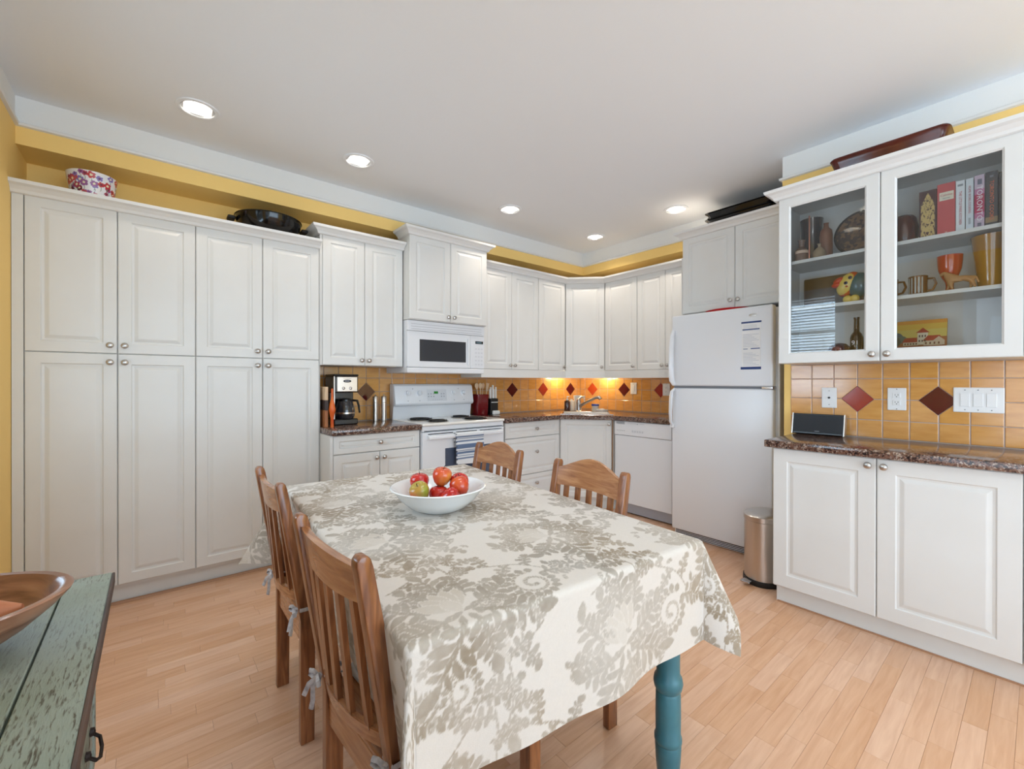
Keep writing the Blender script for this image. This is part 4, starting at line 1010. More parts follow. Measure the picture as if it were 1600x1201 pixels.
pot = MB().tube([(-.300, 1.02, .868), (-.285, 1.02, .870), (-.250, 1.02, .872), (-.210, 1.018, .874), (-.180, 1.014, .878), (-.157, 1.010, .884)], [.006, .022, .029, .028, .020, .004], 16).build('sweet_potato', mat('sweet_potato_skin', (206, 138, 96), .5, noise=(30, (186, 116, 80))), smooth=True)
tag(pot, 'tan sweet potato lying in the wooden bowl', 'vegetable')
lem = MB().lathe([(0, -.036), (.012, -.030), (.028, -.012), (.030, .004), (.02, .024), (.008, .032), (0, .036)], 16, M=T(-.235, .972, .872) @ RX(1.2)).build('lemon', mat('lemon_skin', (190, 180, 60), .4), smooth=True)
tag(lem, 'yellow-green fruit beside the sweet potato in the wooden bowl', 'fruit')

# ------------------------------------------------------------------ things on top of the cabinets
def lathe_col(name, prof, seg, c, colf, m, inner=None):
    V, Fc, C = [], [], []
    for j, (r, z) in enumerate(prof):
        for i in range(seg):
            a = 2*PI*i/seg; V.append((c[0]+r*math.cos(a), c[1]+r*math.sin(a), c[2]+z)); C.append(colf(a, z, j))
    for j in range(len(prof)-1):
        for i in range(seg): Fc.append((j*seg+i, j*seg+(i+1) % seg, (j+1)*seg+(i+1) % seg, (j+1)*seg+i))
    Fc.append(tuple(range(seg))[::-1]); Fc.append(tuple(len(V)-seg+i for i in range(seg)))
    return colour_mesh(name, V, Fc, C, m, smooth=True)
rr_ = random.Random(5); FL = []
for k in range(110): FL.append((rr_.uniform(0, 2*PI), rr_.uniform(.03, .175), rr_.uniform(.011, .019), rr_.choice([(150, 90, 150), (170, 60, 90), (190, 50, 60), (130, 110, 180), (110, 30, 60), (200, 80, 90)])))
def flowercol(a, z, j):
    if j > 62: return lin((236, 234, 236))
    for fa, fz, fr, c in FL:
        da = (a-fa+PI) % (2*PI)-PI; x, y = da*.095, z-fz; d = math.hypot(x, y); th = math.atan2(y, x)
        rp = fr*(.72+.28*abs(math.sin(2.5*th)))
        if d < rp*.35: return lin((235, 225, 190) if fr > .015 else (90, 40, 70))
        if d < rp: return lin(c)
        if abs(x-.002*math.sin(y*200)) < .0012 and -.035 < y < 0: return lin((110, 125, 110))
    return lin((236, 234, 238))
N_ = 60
prof = [(.074+.031*(k/N_)**.8, .185*k/N_) for k in range(N_+1)]+[(.102, .187), (.099, .185), (.095, .15), (.07, .01)]
fbw = lathe_col('flower_bowl', prof, 220, (-.258, 3.335, Zt+.0005), flowercol, glazeprint)
tag(fbw, 'white bowl painted with purple and red flowers on the pantry top', 'bowl')
t = thing('wok', 'black two-handled wok sitting on the pantry top', 'pan', (.615, 3.37, Zt+.0005))
MB().lathe([(0, 0), (.085, 0), (.13, .03), (.175, .085), (.196, .135), (.200, .158), (.204, .160), (.204, .163), (.197, .162), (.19, .135), (.165, .085), (.12, .035), (.08, .008), (0, .006)], 48).build('pan', glossblack, t, smooth=True)
for s in (-1, 1): MB().box(s*.198 if s > 0 else -.243, .243 if s > 0 else -.198, -.04, .04, .118, .140, .009, 3).build('handle', blackm, t, smooth=True)
for k in range(3):
    z = 2.4265+k*.052; t = thing('roasting_pan', ['black roasting pan at the bottom of the stack above the fridge', 'middle black roasting pan of the stack above the fridge', 'topmost black roasting pan of the stack above the fridge'][k], 'pan', (3.565, 1.475, z), RW, 'black roasting pans above the fridge')
    dd = k*.01
    m = MB(); a_, b_ = .255, .155
    def rr4(a, b, r=.03): return [(sx*(a-r)+r*math.cos(q), sy*(b-r)+r*math.sin(q)) for sx, sy, q0 in ((1, 1, 0), (-1, 1, PI/2), (-1, -1, PI), (1, -1, 1.5*PI)) for q in [q0+i*PI/8 for i in range(5)]]
    bb = bmesh.new(); R = [[bb.verts.new((x, y, zz)) for x, y in rr4(a, b)] for a, b, zz in ((a_-.03, b_-.03, 0), (a_-.012, b_-.012, .045), (a_, b_, .048), (a_, b_, .051), (a_-.015, b_-.015, .050), (a_-.033, b_-.033, .004))]
    for q1_, q2_ in zip(R, R[1:]):
        n = len(q1_)
        for i in range(n): bb.faces.new((q1_[i], q1_[(i+1) % n], q2_[(i+1) % n], q2_[i]))
    bb.faces.new(R[0][::-1]); bb.faces.new(R[-1]); m._add(bb); m.build('pan', glossblack, t, smooth=True)
    for s in (-1, 1): MB().tube([(s*(a_-.004), -.05, .047), (s*(a_+.02), -.04, .046), (s*(a_+.02), .04, .046), (s*(a_-.004), .05, .047)], .004, 8).build('handle', glossblack, t, smooth=True)
# long maroon baking dish on the glass cabinet
bb = bmesh.new(); R = [[bb.verts.new((x, y, zz)) for x, y in rr4(a, b, .035)] for a, b, zz in ((.195, .075, 0), (.205, .085, .010), (.228, .105, .10), (.236, .112, .125), (.240, .116, .130), (.236, .113, .137), (.224, .103, .128), (.19, .072, .012))]
for q1_, q2_ in zip(R, R[1:]):
    n = len(q1_)
    for i in range(n): bb.faces.new((q1_[i], q1_[(i+1) % n], q2_[(i+1) % n], q2_[i]))
bb.faces.new(R[0][::-1]); bb.faces.new(R[-1]); m = MB(); m._add(bb, T(2.998, .515, ZHT+.0005) @ RZ(PI/2)); o = m.build('baking_dish', redgl, smooth=True)
tag(o, 'long maroon glazed baking dish on top of the glass-door cabinet', 'dish')

# ------------------------------------------------------------------ counter things: left of the stove
t = thing('coffee_maker', 'black and steel drip coffee maker on the short counter', 'coffee maker', (1.02, 3.285, .9155))
W = .178
MB().box(0, W, 0, .20, 0, .045, .008).build('base', black, t)
MB().box(0, W, .105, .21, .045, .24, .004).build('tank', black, t)
MB().box(-.002, W+.002, -.005, .21, .362, .376, .006).build('lid', black, t)
hd_ = MB().box(.0, W, 0, .21, .24, .362, .006).build('head', black, t)
fp = MB().box(.020, W-.006, -.004, .006, .246, .358, .004).build('front_panel', steel, hd_)
for bx in (.068, .120): MB().lathe([(.011, 0), (.011, .003), (.008, .005), (0, .005)], 14, M=T(bx, -.004, .272) @ RX(PI/2)).build('button', nickel, hd_, smooth=True)
prints('badge', [(disc(.095, .325, .030, 20, .36), (30, 30, 34)), (rect(.078, .112, .322, .328), (180, 180, 185)), (rect(.066, .124, .342, .344), (120, 120, 124))], printm, hd_, T(0, -.0042, 0))
MB().box(-.0015, .008, .0, .010, .045, .36, .002).build('side_strip', steel, t)
cf = MB().lathe([(0, 0), (.058, 0), (.068, .02), (.070, .06), (.060, .105), (.050, .13), (.046, .13), (.056, .10), (.065, .06), (.062, .022), (.055, .005), (0, .005)], 28, c=(.096, .045, .046)).build('carafe', darkglass, t, smooth=True)
MB().lathe([(0, 0), (.052, 0), (.052, .012), (.03, .018), (0, .018)], 24, c=(.096, .045, .176)).build('carafe_lid', black, cf, smooth=True)
MB().lathe([(.0695, 0), (.0705, .0), (.0705, .012), (.0695, .012)], 28, c=(.096, .045, .082)).build('carafe_band', steel, cf, smooth=True)
MB().tube([(.146, .03, .180), (.176, .015, .176), (.186, .010, .14), (.192, .008, .085)], [.010, .011, .010, .008], 8, flat=(1.1, .7)).build('carafe_handle', black, cf, smooth=True)
t = thing('cutting_board', 'dark and light wood cutting board leaning against the pantry side', 'cutting board', (.926, 3.275, .9155), 0, rot=(0, .0, 0))
MB().box(0, .022, -.10, .10, 0, .12, .004).build('lower_board', boardw, t)
MB().box(0, .022, -.10, .10, .12, .19, .001).build('dark_band', mat('dark_wood_band', (58, 40, 34), .5), t)
MB().box(0, .022, -.10, .10, .19, .285, .004).build('upper_board', spoonw, t)
t = MB().lathe([(0, 0), (.014, 0), (.013, .06), (.022, .10), (.028, .125), (.020, .165), (.010, .20), (.008, .27), (0, .275)], 20, c=(.972, 3.17, .9155), sx=.8).build('bottle_vase', mat('orange_red_glaze', (226, 112, 32), .35, noise=(9, (196, 44, 26), (1, 1, 1), 2)), smooth=True)
tag(t, 'slim red and orange vase beside the coffee maker', 'vase')
for k, x in enumerate((1.402, 1.474)):
    t = thing('pepper_mill', ['steel pepper mill nearer the coffee maker', 'steel pepper mill nearer the stove'][k], 'mill', (x, 3.46, .9155), 0, 'steel mills by the stove')
    MB().lathe([(0, 0), (.021, 0), (.021, .15), (0, .15)], 28).build('body', steel, t, smooth=True)
    MB().lathe([(0, .152), (.021, .152), (.021, .196), (.018, .202), (.005, .204), (.004, .207), (.006, .212), (.004, .217), (0, .218)], 28).build('cap', steel, t, smooth=True)
# right of the stove
t = thing('utensil_crock', 'square maroon crock beside the stove holding wooden spoons', 'crock', (2.462, 3.49, .9155))
m = MB(); bb = bmesh.new(); R = [[bb.verts.new((x, y, zz)) for x, y in rr4(a, a, .010)] for a, zz in ((.058, 0), (.060, .004), (.066, .196), (.066, .20), (.060, .20), (.055, .01))]
for q1_, q2_ in zip(R, R[1:]):
    n = len(q1_)
    for i in range(n): bb.faces.new((q1_[i], q1_[(i+1) % n], q2_[(i+1) % n], q2_[i]))
bb.faces.new(R[0][::-1]); bb.faces.new(R[-1]); m._add(bb); m.build('crock', mat('maroon_crock', (112, 14, 22), .15, coat=.4), t, smooth=True)
SP = [(-.030, -.03, -.10, 'wooden spoon leaning left in the maroon crock', 0), (-.008, -.02, .0, 'round wooden spoon upright in the maroon crock', 0), (.02, .01, .09, 'wooden spoon leaning right in the maroon crock', 0), (.035, -.02, .16, 'wooden spatula leaning far right in the maroon crock', 1), (-.01, .03, -.04, 'dark wooden spoon at the back of the maroon crock', 0)]
for dx, dy, lean, lab, fl in SP:
    m = MB().tube([(0, 0, 0), (0, 0, .25)], [.005, .0045], 8)
    if fl: m.prism([(-.012, .22), (.012, .22), (.020, .30), (-.020, .30)], -.003, .003, M=Matrix(((1, 0, 0, 0), (0, 0, 1, 0), (0, 1, 0, 0), (0, 0, 0, 1))), bev=.002)
    else: m.lathe([(0, -.030), (.014, -.022), (.022, 0), (.018, .02), (.008, .030), (0, .032)], 14, c=(0, 0, .268), sy=.35)
    o = m.build('wooden_spoon' if not fl else 'wooden_spatula', mat('spoon_dark', (104, 56, 36), .6) if dy > .02 else spoonw, smooth=True)
    o.location = (2.462+dx, 3.49+dy, .9285); o.rotation_euler = (.02, lean, .3*dx*10); tag(o, lab, 'utensil', 'utensils in the maroon crock')
t = thing('knife_block', 'black knife block with pale-handled knives beside the maroon crock', 'knife block', (2.592, 3.47, .9155))
MB().box(-.046, .046, -.05, .05, 0, .158, .005).build('block', blackm, t)
MB().box(-.040, .040, -.0515, -.049, .118, .124).build('stripe', whitepl, t)
for k in range(5): MB().box(-.042+k*.018, -.030+k*.018, -.03+.012*(k % 2), -.012+.012*(k % 2), .159, .25+.02*(k % 3), .003).build('knife_handle', whitepl, t)
o = MB().box(2.552, 2.636, 3.385, 3.412, .9155, .957, .010, 3).build('butter_dish', whitepl, smooth=True); tag(o, 'small white item standing in front of the knife block', 'dish')

# ------------------------------------------------------------------ sink
nrm = Vector((.743, .669, 0)); al = Vector((.669, -.743, 0)); o0 = Vector((3.2305, 2.7915, 0))
sang = math.atan2(al.y, al.x)
MS = T(o0.x, o0.y, .9155) @ RZ(sang)       # x along the front, y towards the corner
t = thing('sink', 'stainless steel sink set in the corner counter', 'sink', (o0.x, o0.y, .9155), sang)
sk = MB(); sk.frame(-.26, .26, .09, .50, .03, 0, .006, M=RX(-PI/2) @ T(0, -.006, 0)); sk.build('rim', chrome, t)
b = bmesh.new(); q = [(-.23, .12), (.23, .12), (.23, .47), (-.23, .47)]
R = [[b.verts.new((x*k_, .295+(y-.295)*k_, z_)) for x, y in q] for k_, z_ in ((1, .0), (.985, -.02), (.95, -.15), (.86, -.165))]
for a, c in zip(R, R[1:]):
    for i in range(4): b.faces.new((a[i], a[(i+1) % 4], c[(i+1) % 4], c[i]))
b.faces.new(R[-1]); m = MB(); m._add(b); m.build('basin', steel, t, smooth=True, recalc=False)
cut_basin = MB(); cut_basin.box(-.2315, .2315, .1185, .4715, -.30, .05)
ct = cut_basin.build('cutter', None); ct.matrix_world = MS
for o in [q for q in bpy.data.objects if q.name == 'countertop.001' or (q.name.startswith('carcass') and q.parent and q.parent.name == 'corner_base_cabinet')]:
    md = o.modifiers.new('cut', 'BOOLEAN'); md.operation = 'DIFFERENCE'; md.object = ct; md.solver = 'EXACT'
    bpy.context.view_layer.update()
    me2 = bpy.data.meshes.new_from_object(o.evaluated_get(bpy.context.evaluated_depsgraph_get())); o.modifiers.clear(); o.data = me2
bpy.data.objects.remove(ct)
t = thing('faucet', 'brushed steel single-lever faucet behind the corner sink', 'faucet', (o0+nrm*.548-al*.075).to_tuple()[:2]+(.9155,), sang)
MB().lathe([(0, 0), (.030, 0), (.030, .006), (.024, .012), (.022, .06), (.026, .09), (.026, .12), (.018, .135), (0, .137)], 20).build('body', nickel, t, smooth=True)
MB().tube([(0, 0, .05), (.05, -.03, .085), (.12, -.07, .125), (.18, -.10, .155), (.215, -.12, .158), (.225, -.126, .14)], [.018, .017, .015, .015, .020, .019], 12).build('spout', nickel, t, smooth=True)
MB().tube([(0, 0, .128), (.03, -.016, .16), (.07, -.03, .165)], [.012, .009, .008], 8).build('lever', nickel, t, smooth=True)
def wp(a, n): v = o0+al*a+nrm*n; return (v.x, v.y)
x, y = wp(-.20, .57); t = thing('soap_bottle', 'brown soap bottle with a white pump left of the faucet', 'bottle', (x, y, .9155))
MB().lathe([(0, 0), (.030, 0), (.032, .01), (.032, .10), (.026, .115), (.013, .122), (0, .122)], 20).build('bottle', amber, t, smooth=True)
MB().lathe([(0, .122), (.013, .122), (.013, .135), (.004, .138), (.004, .158), (0, .158)], 14).box(-.006, .030, -.006, .006, .155, .165, .003).build('pump', whitepl, t, smooth=True)
x, y = wp(-.155, .64); o = MB().box(x-.028, x+.028, y-.022, y+.022, .9155, 1.030, .006).box(x-.012, x+.012, y-.01, y+.01, 1.028, 1.045, .003).build('soap_box', whitepl, smooth=True); tag(o, 'white carton behind the brown soap bottle', 'carton')
x, y = wp(-.09, .70); t = thing('jug', 'tall white jug behind the faucet', 'jug', (x, y, .9155), sang)
MB().lathe([(0, 0), (.045, 0), (.048, .01), (.040, .12), (.046, .17), (.042, .17), (.036, .12), (.042, .012), (0, .01)], 24).build('body', ceram, t, smooth=True)
MB().tube([(.040, 0, .15), (.075, 0, .145), (.078, 0, .08), (.042, 0, .04)], .006, 8).build('handle', ceram, t, smooth=True)
x, y = wp(.105, .61); t = thing('storage_tub', 'small clear tub with a blue lid right of the faucet', 'tub', (x, y, .9155))
MB().lathe([(0, 0), (.036, 0), (.040, .06), (0, .06)], 20).build('tub', mat('frosted_plastic', (206, 200, 192), .4), t, smooth=True)
MB().lathe([(0, .0605), (.042, .0605), (.042, .077), (.038, .080), (0, .080)], 20).build('lid', bluepl, t, smooth=True)
x, y = wp(.17, .545)
b = bmesh.new(); bmesh.ops.create_icosphere(b, subdivisions=3, radius=1.)
for v in b.verts:
    k = 1+.12*math.sin(v.co.x*7+v.co.y*5)+.08*math.sin(v.co.y*11); v.co = Vector((v.co.x*.062*k, v.co.y*.035*k, max(-.012, v.co.z*.020*k)))
m = MB(); m._add(b, T(x, y, .928) @ RZ(sang)); o = m.build('dishcloth', cushm, smooth=True); tag(o, 'crumpled white dishcloth at the back of the sink', 'cloth')

# ------------------------------------------------------------------ wall plates
def plate_thing(name, label, M, w, h, kind):
    t = thing(name, label, 'wall plate'); t.matrix_world = M
    MB().box(-w/2, w/2, -.006, 0, -h/2, h/2, .003, 2).build('plate', plate, t)
    if kind == 'cable':
        MB().lathe([(0, 0), (.006, 0), (.0055, .006), (.003, .008), (0, .008)], 12, M=T(0, -.006, 0) @ RX(PI/2)).build('socket', blackm, t)
        sc_ = [(0, .042), (0, -.042)]
    elif kind == 'outlet':
        for s in (-1, 1):
            f = MB().box(-.017, .017, -.009, -.006, s*.020-.0145, s*.020+.0145, .0015, 1).build('socket', plate, t)
            for dx in (-.006, .006): MB().box(dx-.001, dx+.001, -.0094, -.0088, s*.020-.001, s*.020+.007).build('slot', darkgap, f)
            MB().lathe([(0, 0), (.0025, 0), (.0025, .0005), (0, .0005)], 10, M=T(0, -.009, s*.020-.007) @ RX(PI/2)).build('slot', darkgap, f)
        sc_ = [(0, .055), (0, -.055)]
    elif kind == 'switch':
        n = 3; sc_ = []
        for k in range(n):
            cx_ = (k-1)*.046
            MB().box(cx_-.017, cx_+.017, -.009, -.006, -.034, .034, .001, 1).build('switch', plate, t)
            sc_ += [(cx_, .050), (cx_, -.050)]
    elif kind == 'single':
        MB().box(-.016, .016, -.009, -.006, -.032, .032, .001, 1).build('switch', plate, t); sc_ = [(0, .045), (0, -.045)]
    for a, c in sc_: MB().lathe([(0, 0), (.0028, 0), (.0022, .0012), (0, .0014)], 10, M=T(a, -.006, c) @ RX(PI/2)).build('screw', greyp, t)
    return t
MHp = lambda y, z: T(XP-.0068, y, z) @ RZ(-PI/2)
plate_thing('cable_plate', 'white cable plate on the tiles above the black speaker', MHp(.827, 1.141), .077, .124, 'cable')
plate_thing('outlet_plate', 'white double outlet between the red and maroon diamond tiles', MHp(.5135, 1.142), .080, .124, 'outlet')
plate_thing('switch_plate', 'white triple switch plate right of the maroon diamond tile', MHp(.204, 1.146), .176, .126, 'switch')
MXp = lambda y, z: T(XR-.0065, y, z) @ RZ(-PI/2)
plate_thing('switch_plate', 'white single switch plate on the tiles right of the sink', MXp(2.81, 1.168), .078, .124, 'single')
plate_thing('outlet_plate', 'white outlet plate beside the fridge over the diamond tile', MXp(2.42, 1.160), .080, .124, 'outlet')
# speaker
t = thing('speaker', 'black speaker with silver ends on the right counter', 'speaker', (3.115, .870, .9155), RW, rot=(-.18, 0, RW))
MB().box(-.130, .130, 0, .035, 0.002, .128, .003).build('body', black, t)
MB().box(-.129, .129, -.003, .001, .014, .122, .002).build('grille', mat('speaker_grille', (34, 38, 44), .6), t)
for s in (-1, 1): MB().box(s*.1335-.0035, s*.1335+.0035, -.004, .036, 0, .130, .001).build('end_cap', steel, t)
prints('badge', [(rect(-.012, .012, .020, .023), (150, 152, 158))], printm, t, T(0, -.0032, 0))

# ------------------------------------------------------------------ inside the glass-door cabinet
Z1, Z2, Z3 = ZHB+.0205, 1.6725, 1.9455
def lathe_thing(name, label, cat, prof, x, y, z, m, group=None, seg=32, **k):
    o = MB().lathe(prof, seg, c=(0, 0, 0), **k).build(name, m, smooth=True); o.location = (x, y, z); tag(o, label, cat, group); return o
def book(label, y0, y1, h, cover, txt=None, size=.02, tm=None, dep=.16, xf=2.955, blocks=(), sxx=1.):
    w = y0-y1; t = thing('book', label, 'book', (xf, y0, Z3), RW, 'books on the top shelf of the glass cabinet')
    m = MB(); m.box(0, w, 0, .0025, 0, h, .0008, 1); m.box(0, .0025, .0025, dep, 0, h); m.box(w-.0025, w, .0025, dep, 0, h)
    m.build('cover', cover, t); MB().box(.0028, w-.0028, .003, dep-.004, .003, h-.004).build('pages', paperm, t)
    if blocks: prints('spine_print', [(rect(a*w, b*w, c, d), col) for a, b, c, d, col in blocks], printm, t, T(0, -.0002, 0))
    if txt:
        for (body, zz, sz, mm, sx) in txt:
            o = text(body, sz, mm, t, T(w/2, -.0012, zz) @ RY(PI/2), sx=sx)
    return t
bk = lambda n, c, r=.4: mat(n, c, r)
tmaroon = mat('print_maroon', (168, 40, 60), .5); torange = mat('print_orange', (236, 112, 60), .5); twhite = mat('print_white', (236, 232, 236), .5); tgrey = mat('print_grey', (110, 118, 126), .5); tred = mat('print_red', (190, 50, 56), .5)
# gold patterned spine
t = book('dark maroon book with a gold patterned spine', .393, .330, .236, bk('cover_maroon', (66, 24, 32)))
V, Fc, C = [], [], []; nu, nv = 26, 90; r_ = np.random.default_rng(8); g1 = r_.random((40, 60))
for i in range(nu+1):
    for j in range(nv+1):
        u, v = i/nu, j/nv; V.append((.006+.051*u, -.0004, .008+.218*v))
        d = abs(u-.5)*2; edge = 1-max(0, v-.72)/.28*1.0
        sc_ = .5+.5*math.sin(v*34+math.cos(d*5)*2.5)*math.cos(d*7+math.sin(v*60)*.7); nn = g1[int(u*20) % 40, int(v*59)]
        on = d < edge*.95 and (sc_*.7+nn*.5) > .42
        C.append(lin((204, 176, 112)) if on else lin((70, 30, 34)))
for i in range(nu):
    for j in range(nv): a = i*(nv+1)+j; Fc.append((a, a+nv+1, a+nv+2, a+1))
colour_mesh('spine_print', V, Fc, C, printm, t)
t = book('coral red book with a cream title label', .328, .266, .250, bk('cover_coral', (196, 76, 78)), blocks=[(.12, .92, .168, .208, (232, 224, 204)), (.45, .55, .012, .016, (230, 200, 190))])
text('Calvino', .014, tred, t, T(.032, -.0014, .193)); text('Stories', .009, tgrey, t, T(.032, -.0014, .178))
book('white book with THE LITTLE PARIS KITCHEN on its spine', .264, .234, .245, bk('cover_white_red', (226, 230, 234)), [('THE LITTLE PARIS KITCHEN', .115, .0135, tred, .95)], blocks=[(0, 1, 0, .010, (200, 50, 60)), (.2, .8, .218, .228, (150, 156, 162))])
book('slim white book right of the white kitchen book', .231, .206, .245, bk('cover_white_blue', (214, 222, 230)), [('HOME WORK COOKING', .145, .012, tmaroon, .95)], blocks=[(0, 1, 0, .006, (190, 60, 70)), (.35, .65, .03, .06, (170, 178, 186))])
book('pale lilac book titled TORONTO in white capitals', .203, .171, .250, bk('cover_lilac', (196, 176, 196)), [('TORONTO', .118, .026, twhite, 1.25)], blocks=[(0, 1, .075, .16, (176, 36, 84)), (0, 1, .05, .075, (190, 110, 150)), (0, 1, .16, .185, (190, 120, 160)), (.3, .75, .205, .23, (110, 110, 130)), (.3, .7, .012, .028, (120, 116, 132))])
book('dark book titled TORONTO COOKS in orange letters', .168, .130, .252, bk('cover_black', (48, 50, 58), .25), [('TORONTO COOKS', .120, .0185, torange, 1.1)], blocks=[(.0, 1, .02, .045, (150, 126, 92)), (.35, .65, .225, .235, (120, 124, 134))])
book('black book at the right end of the top shelf', .127, .088, .240, bk('cover_black2', (30, 28, 32), .25))
# maroon jar and dark bowl at the left of the books
lathe_thing('lidded_jar', 'dark maroon glazed jar left of the gold patterned book', 'jar', [(0, 0), (.045, 0), (.055, .03), (.058, .09), (.050, .135), (.040, .150), (.02, .158), (0, .160)], 3.03, .462, Z3, redgl)
# middle shelf, right door
mugm = ramp_mat('mug_brown_stripe', 3, [(.4, (92, 52, 26)), (.6, (128, 82, 44))], .15, .5)
def mug(label, y, x=2.985):
    t = thing('mug', label, 'mug', (x, y, Z2), 0, 'brown striped mugs on the middle shelf')
    MB().lathe([(0, 0), (.034, 0), (.037, .004), (.036, .05), (.038, .094), (.036, .096), (.033, .094), (.032, .05), (.032, .008), (0, .006)], 28).build('cup', mugm, t, smooth=True)
    for a in (2.2, 2.6, 3.0, 3.35, 3.7): MB().box(-.0378, -.0362, -.003, .003, .008, .088, .0005, 1, M=RZ(a-PI)).build('stripe', mat('stripe_glaze', (176, 180, 178), .25) if a == 2.2 else MATS['stripe_glaze'], t)
    MB().tube([(0, -.036, .080), (0, -.058, .078), (0, -.066, .05), (0, -.054, .022), (0, -.036, .018)], .0055, 8).build('handle', mugm, t, smooth=True)
mug('brown glazed mug with pale stripes on the middle shelf', .400); mug('brown mug half hidden at the left edge of the right glass door', .512)
lathe_thing('goblet', 'glossy orange-red goblet on the middle shelf', 'goblet', [(0, 0), (.020, 0), (.017, .006), (.014, .03), (.016, .05), (.030, .075), (.042, .11), (.046, .15), (.047, .178), (.044, .178), (.040, .12), (.02, .07), (0, .065)], 3.00, .288, Z2, mat('orange_red_glaze2', (188, 60, 38), .1, coat=.8))
vz = lathe_thing('ribbed_vase', 'tall yellow-brown flared vase at the right of the middle shelf', 'vase', [(0, 0), (.044, 0), (.046, .006), (.052, .08), (.060, .16), (.068, .232), (.070, .240), (.066, .242), (.055, .15), (.045, .02), (0, .012)], 3.0, .150, Z2, mat('mustard_glaze', (170, 120, 38), .14, noise=(16, (146, 98, 30), (1, 1, .3)), coat=.7), seg=24)
# tan horse figurine
def animal(name, label, loc, rz, m, pts, edges, rad):
    me = bpy.data.meshes.new(name); me.from_pydata(pts, edges, []); o = bpy.data.objects.new(name, me); COL.objects.link(o)
    sk_ = o.modifiers.new('k', 'SKIN'); 
    for v, r in zip(me.skin_vertices[0].data, rad): v.radius = (r, r)
    me.skin_vertices[0].data[0].use_root = True
    ss = o.modifiers.new('s', 'SUBSURF'); ss.levels = 2; ss.render_levels = 2
    me.materials.append(m); o.location = loc; o.rotation_euler = (0, 0, rz); return o
pts = [(0, 0, .042), (.028, 0, .044), (.05, 0, .040), (-.022, 0, .046), (-.032, 0, .064), (-.040, 0, .072), (-.055, 0, .062), (-.022, .010, .024), (-.030, .010, .003), (-.016, -.010, .022), (-.010, -.010, .003), (.052, .010, .022), (.048, .010, .003), (.056, -.010, .022), (.066, -.010, .003), (.066, 0, .044), (.074, 0, .020)]
edges = [(0, 1), (1, 2), (0, 3), (3, 4), (4, 5), (5, 6), (3, 7), (7, 8), (3, 9), (9, 10), (2, 11), (11, 12), (2, 13), (13, 14), (2, 15), (15, 16)]
pts = [(a, b, c*1.22) for a, b, c in pts]
rad = [.015, .014, .015, .015, .013, .011, .006, .007, .0045, .007, .0045, .008, .005, .008, .005, .004, .004]
o = animal('horse_figurine', '', (2.945, .262, Z2), -PI/2, mat('tan_carving', (176, 128, 82), .45), pts, edges, rad); tag(o, 'tan carved animal figurine in front of the orange goblet', 'figurine')
# painting on the bottom shelf
t = thing('painting', 'small painting of red-roofed buildings under a yellow sky', 'painting', (3.075, .512, Z1), RW, rot=(-.22, 0, RW))
w, h = .205, .200
MB().box(0, w, 0, .012, 0, h, .001, 1).build('canvas', mat('canvas_edge', (190, 120, 50), .7), t)
P_ = [(rect(0, w, 0, h), (222, 150, 60)), (rect(0, w, .07, h-.02), (220, 178, 72)), (rect(0, w, .09, .15), (214, 190, 96)), (rect(0, w, 0, .075), (170, 96, 52)), (rect(0, w, 0, .022), (140, 28, 30)),
      (disc(.012, .075, .026, 14), (70, 96, 110)), (disc(.035, .062, .020, 14), (84, 104, 96)), (disc(.0, .05, .03, 14), (60, 80, 70)),
      ([(.035, .045), (.10, .045), (.09, .068), (.045, .068)], (168, 42, 30)), (rect(.04, .10, .028, .045), (226, 212, 186)), (rect(.095, .135, .03, .095), (230, 218, 194)), ([(.088, .095), (.142, .095), (.115, .122)], (170, 44, 34)),
      ([(.115, .05), (.19, .05), (.18, .078), (.135, .078)], (176, 46, 34)), (rect(.12, .19, .025, .05), (228, 208, 178)), ([(.155, .05), (.198, .05), (.176, .072)], (222, 196, 166)), (rect(.155, .198, .026, .05), (224, 200, 172))]
for k in range(5): P_.append((rect(.045+k*.011, .051+k*.011, .031, .04), (120, 70, 50)))
for k in range(3):
    P_.append((rect(.101+k*.011, .106+k*.011, .07, .082), (90, 60, 60))); P_.append((rect(.101+k*.011, .106+k*.011, .045, .055), (90, 60, 60)))
for k in range(4): P_.append((rect(.126+k*.016, .132+k*.016, .03, .042), (130, 80, 60)))
P_ = P_[:3]+[(rect(0, w, 0, .107), (170, 96, 52)), (rect(0, w, 0, .058), (140, 28, 30))]+[([(a, b+.036) for a, b in pl], c) for pl, c in P_[5:]]
prints('picture', P_, printm, t, T(0, -.0004, 0))
o = MB().box(2.935, 3.06, .10, .505, Z1, Z1+.006, .002).build('tray', mat('maroon_tray', (110, 26, 30), .3)); tag(o, 'flat dark red tray on the bottom shelf behind the right glass door', 'tray')
# top shelf, left door
lathe_thing('stoneware_bottle', 'tall brown stoneware bottle on the top left shelf', 'bottle', [(0, 0), (.030, 0), (.032, .006), (.032, .14), (.028, .17), (.014, .185), (.011, .205), (.014, .212), (0, .213)], 3.02, .800, Z3, mat('brown_stoneware', (124, 80, 58), .4))
lathe_thing('small_jar', 'small brown jar with a pale band at the left of the top shelf', 'jar', [(0, 0), (.032, 0), (.034, .01), (.034, .055), (.024, .075), (.014, .085), (.016, .115), (.020, .125), (0, .125)], 2.96, .905, Z3, mat('jar_brown', (120, 92, 76), .4))
o = MB().lathe([(.0342, .045), (.0352, .046), (.0352, .060), (.034, .062)], 28, c=(2.96, .905, Z3)).build('band', mat('pale_band', (214, 188, 168), .5), smooth=True)
j_ = [q for q in bpy.data.objects if q.name.startswith('small_jar')][0]; o.parent = j_; o.matrix_parent_inverse = Matrix.Translation((-2.96, -.905, -Z3))
